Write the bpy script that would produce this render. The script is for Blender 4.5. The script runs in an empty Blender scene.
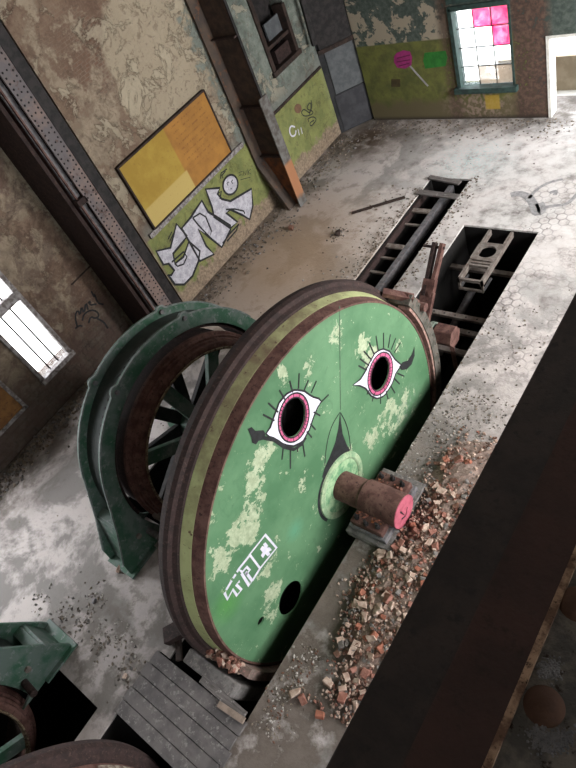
import bpy, bmesh, math, random
from mathutils import Vector, Matrix
random.seed(7)
SC = bpy.context.scene
COL = SC.collection
PI = math.pi

# ------------------------------------------------------------------ camera
FPX = 598.34
CAM = Vector((0, 0, 10.0))
RR = Vector((0.76492812, 0.54655772, -0.340822))
UU = Vector((-0.25031162, 0.73978022, 0.6245553))
FF = Vector((-0.59348889, 0.3924282, -0.70268844))
cam_d = bpy.data.cameras.new('camera'); cam = bpy.data.objects.new('camera', cam_d); COL.objects.link(cam)
M = Matrix((RR, UU, -FF)).transposed().to_4x4(); M.translation = CAM
cam.matrix_world = M
cam_d.sensor_fit = 'HORIZONTAL'; cam_d.sensor_width = 36; cam_d.lens = 36 * FPX / 576
cam_d.clip_start = 0.05; cam_d.clip_end = 300
SC.camera = cam

def at(px, py, ax, val):
    """measured photo point -> point on the world plane axis=val"""
    d = FF + RR * ((px - 288) / FPX) - UU * ((py - 384) / FPX)
    t = (val - CAM[ax]) / d[ax]
    return CAM + d * t

# ------------------------------------------------------------------ materials
def lin(c):
    return tuple(((v / 255) / 12.92 if v / 255 <= .04045 else ((v / 255 + .055) / 1.055) ** 2.4) for v in c) + (1,)

class NT:
    def __init__(s, name):
        s.m = bpy.data.materials.new(name); s.m.use_nodes = True
        s.t = s.m.node_tree; s.t.nodes.clear()
        s.out = s.n('ShaderNodeOutputMaterial'); s.b = s.n('ShaderNodeBsdfPrincipled')
        s.t.links.new(s.b.outputs[0], s.out.inputs[0])
        s.geo = s.n('ShaderNodeNewGeometry'); s.tc = s.n('ShaderNodeTexCoord')
        s.P = s.geo.outputs['Position']; s.O = s.tc.outputs['Object']
    def n(s, k): return s.t.nodes.new(k)
    def l(s, a, b): s.t.links.new(a, b)
    def setin(s, sock, v):
        if isinstance(v, bpy.types.NodeSocket): s.l(v, sock)
        else: sock.default_value = v
    def math(s, op, a, b=0.0, clamp=False):
        x = s.n('ShaderNodeMath'); x.operation = op; x.use_clamp = clamp
        s.setin(x.inputs[0], a); s.setin(x.inputs[1], b); return x.outputs[0]
    def vm(s, op, a, b=(0, 0, 0)):
        x = s.n('ShaderNodeVectorMath'); x.operation = op
        s.setin(x.inputs[0], a); s.setin(x.inputs[1], b)
        return x.outputs['Value'] if op in ('LENGTH', 'DISTANCE', 'DOT_PRODUCT') else x.outputs[0]
    def noise(s, vec, scale, detail=6, rough=.6, dist=0.0):
        x = s.n('ShaderNodeTexNoise'); s.l(vec, x.inputs['Vector']); x.inputs['Scale'].default_value = scale
        x.inputs['Detail'].default_value = detail; x.inputs['Roughness'].default_value = rough
        x.inputs['Distortion'].default_value = dist; return x.outputs['Fac']
    def ramp(s, f, a, b):   # smooth threshold a->b
        x = s.n('ShaderNodeMapRange'); s.setin(x.inputs[0], f)
        x.inputs[1].default_value = a; x.inputs[2].default_value = b; x.clamp = True
        return x.outputs[0]
    def mix(s, f, a, b):
        x = s.n('ShaderNodeMix'); x.data_type = 'RGBA'; s.setin(x.inputs[0], f)
        for so, v in ((x.inputs[6], a), (x.inputs[7], b)):
            if isinstance(v, bpy.types.NodeSocket): s.l(v, so)
            else: so.default_value = lin(v) if len(v) == 3 else v
        return x.outputs[2]
    def bump(s, h, strength=.3, dist=.02):
        x = s.n('ShaderNodeBump'); x.inputs['Strength'].default_value = strength; x.inputs['Distance'].default_value = dist
        s.l(h, x.inputs['Height']); s.l(x.outputs[0], s.b.inputs['Normal'])
    def sep(s, v):
        x = s.n('ShaderNodeSeparateXYZ'); s.l(v, x.inputs[0]); return x.outputs
    def blob(s, c, r, soft=1.0, vec=None):
        """1 at the middle of a spot, 0 at its rim"""
        d = s.vm('DISTANCE', vec or s.P, tuple(c)); return s.ramp(d, r, r * (1 - soft))
    def box(s, sock, a, b, e=.02):
        return s.math('MULTIPLY', s.ramp(sock, a - e, a + e), s.ramp(sock, b + e, b - e))
    def col(s, c, rough=.8, metal=0.0, spec=.3):
        if isinstance(c, bpy.types.NodeSocket): s.l(c, s.b.inputs['Base Color'])
        else: s.b.inputs['Base Color'].default_value = lin(c)
        s.b.inputs['Roughness'].default_value = rough; s.b.inputs['Metallic'].default_value = metal
        s.b.inputs['Specular IOR Level'].default_value = spec
        return s.m

def simple(name, c1, c2, scale=6, rough=.8, metal=0.0, c3=None, lo=.42, hi=.58, bump=.25, spec=.3):
    m = NT(name); f = m.noise(m.P, scale, 8, .65)
    c = m.mix(m.ramp(f, lo, hi), c1, c2)
    if c3: c = m.mix(m.ramp(m.noise(m.P, scale * 3.1, 6, .7), .56, .64), c, c3)
    if bump: m.bump(m.noise(m.P, scale * 5, 6, .7), bump, .01)
    return m.col(c, rough, metal, spec)

MT = {}
MT['rust'] = simple('rusty_iron', (80, 54, 49), (106, 78, 71), 5, .75, .15, (60, 42, 38))
MT['rust_orange'] = simple('orange_rust', (120, 66, 36), (150, 96, 60), 4, .85, 0, (82, 50, 36))
MT['rust_dark'] = simple('dark_rusty_iron', (38, 28, 27), (52, 38, 36), 7, .85, 0, (72, 56, 50))
MT['iron'] = simple('grey_iron', (92, 92, 96), (120, 118, 120), 8, .6, .3, (110, 84, 74))
MT['iron_pale'] = simple('pale_worn_steel', (126, 118, 112), (100, 90, 84), 8, .6, .2)
MT['iron_black'] = simple('blackened_iron', (26, 24, 25), (44, 40, 40), 6, .7, .1)
MT['green_dark'] = simple('dark_green_enamel', (46, 84, 64), (88, 102, 96), 2.2, .6, 0, (114, 120, 118), bump=.1, spec=.4)
MT['green_hub'] = simple('pale_green_hub_paint', (88, 132, 96), (150, 176, 138), 6, .6, 0, (110, 150, 112))
MT['yellowgreen'] = None
MT['wood_grey'] = None
MT['concrete_curb'] = simple('grey_concrete', (112, 108, 106), (88, 84, 82), 6, .95, 0, (132, 124, 120))
MT['black_paint'] = simple('black_paint', (26, 26, 28), (38, 40, 42), 8, .6, 0, bump=0)
MT['grey_paint'] = simple('thin_grey_spray', (132, 130, 132), (158, 156, 156), 9, .8, 0, bump=0)
MT['white_paint'] = simple('white_spray_paint', (204, 200, 212), (188, 186, 200), 8, .6, 0, bump=0)
MT['pink_paint'] = simple('pink_paint', (184, 90, 126), (166, 76, 110), 9, .6, 0, bump=0)
MT['pink_end'] = simple('pink_shaft_paint', (176, 92, 108), (156, 78, 92), 9, .6, 0, bump=.1)
MT['silver_paint'] = simple('silver_spray_paint', (158, 156, 166), (186, 184, 192), 7, .6, 0, (132, 130, 138), bump=.05)
MT['magenta'] = simple('magenta_spray', (150, 50, 110), (128, 42, 94), 6, .7, 0, bump=0)
MT['green_spray'] = simple('bright_green_spray', (48, 116, 48), (40, 100, 42), 6, .7, 0, bump=0)
MT['iron_teal'] = simple('teal_window_paint', (52, 72, 68), (38, 52, 50), 6, .7)
MT['frame_grey'] = simple('weathered_white_frame', (150, 146, 146), (100, 92, 90), 9, .8)
MT['brick_red'] = simple('broken_red_brick', (126, 84, 72), (146, 104, 92), 9, .95)
MT['brick_orange'] = simple('broken_orange_brick', (146, 92, 74), (130, 84, 68), 9, .95)
MT['brick_pale'] = simple('broken_pale_brick', (178, 158, 144), (156, 130, 116), 9, .95)
MT['brick_grey'] = simple('broken_grey_mortar', (122, 116, 112), (98, 92, 88), 9, .95)
MT['brick_brown'] = simple('broken_brown_brick', (112, 80, 66), (90, 66, 56), 9, .95)
MT['panel_grey'] = simple('grey_sheet', (88, 91, 94), (74, 77, 80), 4, .7)
MT['wood_dark'] = simple('dark_stained_timber', (40, 32, 29), (56, 43, 38), 5, .85, 0, (32, 26, 24))
MT['outside_wall'] = simple('beige_outside_wall', (150, 138, 118), (166, 154, 134), 3, .9)
MT['outside_ground'] = simple('pale_outside_ground', (236, 234, 230), (226, 224, 220), 2, .9)

def wood():
    m = NT('weathered_grey_planks'); mp = m.n('ShaderNodeMapping'); m.l(m.P, mp.inputs[0])
    mp.inputs['Scale'].default_value = (1.2, 14, 14)
    f = m.noise(mp.outputs[0], 2.5, 8, .7); g = m.noise(m.P, 9, 5, .7)
    c = m.mix(m.ramp(f, .35, .65), (70, 66, 64), (112, 106, 104)); c = m.mix(m.ramp(g, .6, .68), c, (150, 146, 144))
    m.bump(f, .4, .01); return m.col(c, .9)
MT['wood_grey'] = wood()
def band_mat():
    m = NT('worn_yellow_green_band'); S = m.sep(m.P); f = m.noise(m.P, 2.5, 7, .65); g = m.noise(m.P, 11, 5, .7)
    c = m.mix(m.ramp(f, .4, .6), (166, 172, 124), (148, 152, 108))
    wear = m.ramp(m.math('ADD', S[2], m.math('MULTIPLY', f, 2.2)), 4.3, 5.5); c = m.mix(wear, c, (98, 82, 66))
    c = m.mix(m.ramp(g, .62, .66), c, (88, 68, 56)); return m.col(c, .7)
MT['yellowgreen'] = band_mat()

def floor_mat():
    m = NT('dusty_concrete_floor'); P = m.P; S = m.sep(P)
    big = m.noise(P, .55, 7, .62, .4); mid = m.noise(P, 2.2, 8, .68); fine = m.noise(P, 14, 5, .7)
    c = m.mix(m.ramp(m.math('ADD', m.math('MULTIPLY', big, .8), m.math('MULTIPLY', mid, .2)), .455, .515), (128, 123, 120), (184, 175, 172))
    c = m.mix(m.math('MULTIPLY', m.ramp(mid, .53, .62), .55), c, (112, 106, 104))
    # tan sand drifted along the graffiti wall
    tan = m.blob((-11.3, 9.5, 0), 4.2, .8); c = m.mix(m.math('MULTIPLY', tan, .8), c, (162, 138, 114))
    # white lime dust in the far right part
    w = m.blob((-5.5, 13.5, 0), 6.0, .7); wf = m.math('MULTIPLY', w, m.ramp(mid, .66, .42)); c = m.mix(m.math('MULTIPLY', wf, .85), c, (212, 208, 206))
    bl = m.blob((-7.9, 14.6, 0), 1.5, .9); c = m.mix(m.math('MULTIPLY', bl, m.ramp(fine, .48, .58)), c, (176, 196, 196))
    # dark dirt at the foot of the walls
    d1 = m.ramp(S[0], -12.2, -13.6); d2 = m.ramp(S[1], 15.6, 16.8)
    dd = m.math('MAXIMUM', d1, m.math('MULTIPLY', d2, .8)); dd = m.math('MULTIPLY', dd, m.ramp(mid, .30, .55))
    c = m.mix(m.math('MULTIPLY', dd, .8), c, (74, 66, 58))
    # grey damp patches near the second machine
    g = m.blob((-8.2, -.9, 0), 2.2, .8); c = m.mix(m.math('MULTIPLY', g, m.ramp(mid, .62, .45)), c, (98, 92, 86))
    # brick dust beside the rubble, darkened more to mimic dim light there
    g = m.blob((-3.9, 1.6, 0), 5.6, .5); g = m.math('MULTIPLY', g, m.ramp(S[0], -5.2, -4.95)); c = m.mix(m.math('MULTIPLY', g, m.ramp(mid, .30, .5)), c, m.mix(m.ramp(mid, .4, .6), (84, 75, 68), (104, 94, 87)))
    g = m.blob((-12.1, 15.6, 0), 1.8, .8); c = m.mix(m.math('MULTIPLY', g, m.ramp(mid, .3, .5)), c, (76, 62, 52))
    # worn hexagonal tiles
    hs = .235; xy = m.vm('MULTIPLY', P, (1 / hs, 1 / hs, 0))
    s = (1, 1.7320508, 1); h = (.5, .8660254, 0)
    def md(v):
        x = m.n('ShaderNodeVectorMath'); x.operation = 'WRAP'; m.l(v, x.inputs[0])
        x.inputs[1].default_value = h[:2] + (.5,); x.inputs[2].default_value = (-.5, -.8660254, -.5); return x.outputs[0]
    a = md(xy); b = md(m.vm('ADD', xy, h))
    def hexd(v):
        q = m.vm('ABSOLUTE', v); return m.math('MAXIMUM', m.vm('DOT_PRODUCT', q, (.5, .8660254, 0)), m.vm('DOT_PRODUCT', q, (1, 0, 0)))
    e = m.math('MINIMUM', hexd(a), hexd(b))
    line = m.ramp(e, .40, .47)
    hb = m.math('MAXIMUM', m.blob((-4.3, 9.2, 0), 2.2, .8), m.blob((-4.6, 12.6, 0), 2.2, .8))
    hb = m.math('MAXIMUM', hb, m.math('MULTIPLY', m.blob((-5, 8.2, 0), 1.3, .7), .9))
    hm = m.math('MULTIPLY', hb, m.ramp(m.noise(P, 1.1, 4, .6), .40, .58)); hm = m.math('MULTIPLY', hm, m.ramp(S[0], -6.8, -6.4))
    c = m.mix(m.math('MULTIPLY', hm, m.math('MULTIPLY', line, .7)), c, (112, 108, 106))
    c = m.mix(m.math('MULTIPLY', m.ramp(fine, .62, .7), .45), c, (96, 88, 82))
    hh = m.math('ADD', m.math('MULTIPLY', mid, 1.0), m.math('MULTIPLY', fine, .35)); hh = m.math('SUBTRACT', hh, m.math('MULTIPLY', m.math('MULTIPLY', line, hm), .3))
    m.bump(hh, .5, .05)
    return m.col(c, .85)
MT['floor'] = floor_mat()
MT['pit'] = simple('shade_black_pit_lining', (14, 12, 12), (20, 18, 17), 2, .95, 0, (28, 25, 23))  # near-black colour stands in for the deep shade inside the pits

def leftwall_mat():
    m = NT('peeling_left_wall'); P = m.P; S = m.sep(P)
    big = m.noise(P, .6, 8, .62, .3); mid = m.noise(P, 2.4, 8, .7); fine = m.noise(P, 12, 5, .7)
    plaster = m.mix(m.ramp(mid, .4, .62), (146, 132, 114), (118, 104, 90))
    brown = m.mix(m.ramp(mid, .42, .6), (98, 78, 66), (124, 106, 90))
    # brick courses showing where the render has gone
    br = m.n('ShaderNodeTexBrick'); mp = m.n('ShaderNodeCombineXYZ'); m.l(S[1], mp.inputs[0]); m.l(S[2], mp.inputs[1]); m.l(mp.outputs[0], br.inputs['Vector'])
    br.inputs['Scale'].default_value = 3.4; br.inputs['Color1'].default_value = lin((104, 72, 58)); br.inputs['Color2'].default_value = lin((84, 60, 50))
    br.inputs['Mortar'].default_value = lin((112, 98, 86)); br.inputs['Mortar Size'].default_value = .03
    c = m.mix(m.ramp(m.math('ADD', m.math('MULTIPLY', big, .7), m.math('MULTIPLY', mid, .3)), .485, .515), plaster, brown)
    pb = m.math('ADD', m.blob((-13.4, 8.6, 6.6), 1.7, .8), m.blob((-14.2, 5.4, 1.2), 2.2, .8)); pb = m.math('MULTIPLY', pb, m.ramp(mid, .44, .56))
    c = m.mix(m.math('MULTIPLY', pb, .7), c, br.outputs['Color'])
    # pale beige sheet of plaster above the board
    pl = m.math('ADD', m.blob((-13.4, 10.2, 5.6), 1.9, .6), m.math('MULTIPLY', m.ramp(big, .35, .6), .25)); pl = m.ramp(m.math('ADD', pl, m.math('MULTIPLY', mid, .5)), .55, .65)
    c = m.mix(m.math('MULTIPLY', pl, .85), c, (158, 146, 126))
    # grey blue distemper towards the far end
    t = m.math('ADD', m.ramp(S[1], 10.3, 12.5), m.math('MULTIPLY', m.math('SUBTRACT', mid, .5), 1.6))
    t = m.math('MULTIPLY', m.ramp(t, .42, .58), m.ramp(S[1], 7.2, 7.4))
    gb = m.mix(m.ramp(mid, .36, .64), (78, 86, 80), (124, 130, 122))
    c = m.mix(t, c, gb)
    gs = m.math('MULTIPLY', m.box(S[2], 2.3, 2.75, .2), m.ramp(S[1], 6.9, 7.2)); c = m.mix(m.math('MULTIPLY', gs, .75), c, (108, 110, 104))
    # green dado
    band = m.math('MULTIPLY', m.ramp(m.math('ADD', S[2], m.math('MULTIPLY', m.math('SUBTRACT', mid, .5), .08)), 2.38, 2.34), m.ramp(S[1], 7.0, 7.1))
    gone = m.ramp(m.math('ADD', m.math('MULTIPLY', S[2], .75), m.math('MULTIPLY', mid, 1.2)), .95, 1.05)
    green = m.mix(m.ramp(mid, .4, .62), (128, 132, 80), (110, 116, 72))
    base = m.mix(m.ramp(fine, .4, .6), (150, 132, 112), (118, 104, 90))
    c = m.mix(band, c, m.mix(gone, base, green))
    # darker towards the bottom of the wall under the left window
    so = m.math('MULTIPLY', m.ramp(S[1], 7, 6.8), m.ramp(m.math('ADD', S[2], mid), 2.6, 1.2)); c = m.mix(m.math('MULTIPLY', so, .75), c, (66, 58, 54))
    c = m.mix(m.math('MULTIPLY', m.ramp(fine, .6, .7), .4), c, (74, 62, 54))
    br2 = m.n('ShaderNodeTexBrick'); m.l(mp.outputs[0], br2.inputs['Vector']); br2.inputs['Scale'].default_value = 1.3; br2.inputs['Mortar Size'].default_value = .04
    br2.inputs['Color1'].default_value = lin((92, 84, 80)); br2.inputs['Color2'].default_value = lin((66, 58, 55)); br2.inputs['Mortar'].default_value = lin((44, 38, 36))
    lo = m.math('MULTIPLY', m.ramp(S[1], 7, 6.9), m.ramp(m.math('ADD', S[2], m.math('MULTIPLY', mid, 1.4)), 2.3, 1.7)); c = m.mix(m.math('MULTIPLY', m.math('MULTIPLY', lo, .45), m.ramp(fine, .35, .6)), c, br2.outputs['Color'])
    nb = m.noise(P, 1.7, 9, .75, .8); nf = m.math('MULTIPLY', m.ramp(S[1], 7, 6.9), m.ramp(nb, .46, .54)); c = m.mix(m.math('MULTIPLY', nf, .55), c, (84, 66, 60))
    ps = m.math('MULTIPLY', m.box(m.math('ADD', S[1], m.math('MULTIPLY', mid, .5)), 6.0, 6.55, .08), m.ramp(fine, .38, .5)); c = m.mix(m.math('MULTIPLY', ps, .8), c, (152, 146, 128))
    bl = m.noise(P, 4.5, 9, .75, .6); c = m.mix(m.math('MULTIPLY', m.ramp(bl, .54, .60), .45), c, (82, 66, 56))
    b2 = m.noise(P, 1.3, 9, .72, .5); c = m.mix(m.math('MULTIPLY', m.ramp(b2, .56, .575), m.math('MULTIPLY', m.math('MULTIPLY', m.ramp(S[2], 2.5, 2.9), m.ramp(S[1], 6.5, 7.2)), .5)), c, (168, 158, 138))
    crack = m.math('MULTIPLY', m.ramp(m.math('ABSOLUTE', m.math('SUBTRACT', b2, .558)), .010, .002), m.ramp(S[2], 2.5, 2.9)); c = m.mix(m.math('MULTIPLY', crack, .6), c, (66, 54, 46))
    m.bump(m.math('ADD', m.math('ADD', m.math('MULTIPLY', big, 1.4), m.math('MULTIPLY', m.ramp(b2, .54, .58), .25)), m.math('MULTIPLY', bl, .5)), .7, .1)
    return m.col(c, .9)
MT['wall_left'] = leftwall_mat()

def farwall_mat():
    m = NT('peeling_far_wall'); P = m.P; S = m.sep(P)
    mid = m.noise(P, 1.9, 8, .66, .3); fine = m.noise(P, 9, 5, .7); big = m.noise(P, .7, 5, .6)
    up = m.mix(m.ramp(fine, .4, .62), (60, 70, 66), (84, 92, 86))
    pe = m.math('ADD', mid, m.math('MULTIPLY', m.box(S[2], 2.5, 3.3, .3), .07)); pe = m.math('MULTIPLY', m.ramp(pe, .54, .56), m.ramp(S[0], -8.9, -9.3))
    up = m.mix(pe, up, (150, 140, 124))
    green = m.mix(m.ramp(mid, .4, .62), (104, 106, 56), (82, 86, 48))
    sm = m.noise(P, 5, 8, .75); green = m.mix(m.math('MULTIPLY', m.ramp(sm, .5, .62), .5), green, (74, 74, 48))
    c = m.mix(m.math('MULTIPLY', m.ramp(S[2], 2.52, 2.48), m.ramp(S[0], -6.75, -6.85)), up, green)
    low = m.ramp(m.math('ADD', S[2], m.math('MULTIPLY', mid, 1.0)), 1.25, 1.0); c = m.mix(low, c, (92, 84, 62))
    pp = m.math('MULTIPLY', m.blob((-8.6, 16.75, .5), 1.3, .7), m.ramp(fine, .46, .56)); c = m.mix(m.math('MULTIPLY', pp, .8), c, (142, 122, 112))
    yb = m.math('MULTIPLY', m.box(S[0], -8.35, -7.9), m.box(S[2], .3, .75)); c = m.mix(m.math('MULTIPLY', yb, .75), c, (166, 138, 50))
    # bare dark brick either side of the openings
    bk = m.math('ADD', m.box(S[0], -7.42, -6.4, .12), m.math('MULTIPLY', m.box(S[0], -9.5, -9.1, .1), .75))
    bk = m.math('MULTIPLY', bk, m.ramp(m.math('ADD', fine, m.math('MULTIPLY', big, .3)), .50, .6))
    bc = m.mix(m.ramp(fine, .4, .62), (66, 52, 46), (96, 76, 66)); c = m.mix(m.math('MINIMUM', bk, 1.0), c, bc)
    c = m.mix(m.ramp(S[2], .14, .0), c, (48, 42, 38))
    m.bump(mid, .5, .05); return m.col(c, .9)
MT['wall_far'] = farwall_mat()

def disc_mat():
    m = NT('flaking_green_disc_paint'); P = m.P; S = m.sep(P)
    mid = m.noise(P, 2.6, 8, .66, .2); fine = m.noise(P, 11, 6, .7); big = m.noise(P, .8, 5, .6)
    c = m.mix(m.ramp(big, .38, .62), (66, 102, 72), (87, 122, 90))
    spots = [((262, 462), .34), ((252, 480), .3), ((272, 448), .22), ((240, 535), .42), ((252, 512), .38), ((222, 558), .34), ((270, 598), .36), ((276, 612), .28), ((268, 570), .25),
             ((362, 348), .34), ((372, 358), .28), ((398, 345), .2), ((390, 420), .5), ((372, 440), .3), ((405, 400), .35), ((310, 365), .2), ((335, 330), .22), ((282, 375), .18), ((350, 460), .25)]
    acc = None
    for (q, r) in spots:
        p = at(q[0], q[1], 0, -5.5); b = m.blob(p, r * 1.25, 1.0)
        acc = b if acc is None else m.math('MAXIMUM', acc, b)
    f2 = m.noise(P, 7, 7, .75, .5); v = m.math('ADD', m.math('MULTIPLY', acc, .27), mid); v = m.math('ADD', v, m.math('MULTIPLY', m.math('SUBTRACT', f2, .5), .75))
    pm = m.ramp(v, .655, .675)
    c = m.mix(pm, c, m.mix(m.ramp(fine, .4, .6), (160, 168, 142), (134, 146, 118)))
    sp = at(405, 412, 0, -5.5); g = m.math('MULTIPLY', m.blob(sp, .75, .8), m.ramp(fine, .5, .62)); c = m.mix(m.math('MULTIPLY', g, .6), c, (140, 146, 136))
    fp = at(228, 604, 0, -5.5); g = m.math('MULTIPLY', m.blob(fp, .42, .9), .6); c = m.mix(g, c, (74, 132, 60))
    fp = at(295, 530, 0, -5.5); g = m.math('MULTIPLY', m.blob(fp, .28, .9), .4); c = m.mix(g, c, (76, 144, 120))
    c = m.mix(m.ramp(fine, .68, .72), c, (60, 76, 58))
    st = m.noise(P, 3.2, 8, .75, 1.2); c = m.mix(m.math('MULTIPLY', m.ramp(st, .55, .66), .35), c, (58, 88, 62))
    s2 = m.noise(P, 5.5, 9, .8, 1.6); c = m.mix(m.math('MULTIPLY', m.ramp(s2, .63, .65), .7), c, (140, 156, 118))
    m.bump(pm, .3, .006); return m.col(c, .6, 0, .3)
MT['disc'] = disc_mat()

def board_mat():
    m = NT('faded_notice_board'); P = m.P; S = m.sep(P)
    mid = m.noise(P, 2, 6, .6); fine = m.noise(P, 14, 4, .7)
    ylw = m.mix(m.ramp(mid, .4, .6), (160, 134, 58), (148, 120, 48)); org = m.mix(m.ramp(mid, .4, .62), (158, 112, 52), (140, 98, 46))
    cr = (176, 154, 92)
    c = m.mix(m.ramp(S[1], 9.16, 9.2), ylw, org)
    c = m.mix(m.math('MULTIPLY', m.ramp(S[2], 3.12, 3.08), m.ramp(S[1], 9.26, 9.22)), c, cr)
    # rows of faded lettering, too worn to read
    rows = m.box(m.math('FRACT', m.math('MULTIPLY', S[2], 6.5)), .35, .62, .06)
    mp = m.n('ShaderNodeMapping'); m.l(P, mp.inputs[0]); mp.inputs['Scale'].default_value = (1, 14, 3)
    w = m.ramp(m.noise(mp.outputs[0], 2, 3, .6), .48, .56)
    r = m.math('MULTIPLY', m.math('MULTIPLY', rows, w), m.math('MULTIPLY', m.box(S[1], 9.4, 10.75), m.box(S[2], 3.0, 4.25)))
    c = m.mix(m.math('MULTIPLY', r, .55), c, (110, 70, 36))
    c = m.mix(m.math('MULTIPLY', m.ramp(fine, .6, .7), .4), c, (120, 86, 48))
    return m.col(c, .75)
MT['board'] = board_mat()
MT['board_old'] = simple('stained_orange_board', (136, 98, 56), (112, 78, 46), 3, .8, 0, (92, 64, 44))

def glass(name, c, a, rough=.4):
    m = NT(name); t = m.n('ShaderNodeBsdfTransparent'); x = m.n('ShaderNodeMixShader'); 
    m.col(c, rough); f = m.ramp(m.noise(m.P, 5, 5, .6), .35, .65)
    m.b.inputs['Transmission Weight'].default_value = 0
    m.l(m.math('ADD', m.math('MULTIPLY', f, .25 if a > .1 else .04), a), x.inputs[0]); m.l(t.outputs[0], x.inputs[1]); m.l(m.b.outputs[0], x.inputs[2])
    tr = m.n('ShaderNodeBsdfTranslucent'); tr.inputs[0].default_value = lin(c); x2 = m.n('ShaderNodeMixShader'); x2.inputs[0].default_value = .75
    m.l(m.b.outputs[0], x2.inputs[1]); m.l(tr.outputs[0], x2.inputs[2]); m.l(x2.outputs[0], x.inputs[2])
    m.l(x.outputs[0], m.out.inputs[0]); return m.m
MT['glass_clear'] = glass('dusty_clear_glass', (235, 238, 240), .02)
MT['glass_pink'] = glass('pink_sprayed_glass', (236, 50, 130), .62)
MT['glass_beige'] = glass('dirty_beige_glass', (150, 136, 122), .5)

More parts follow.
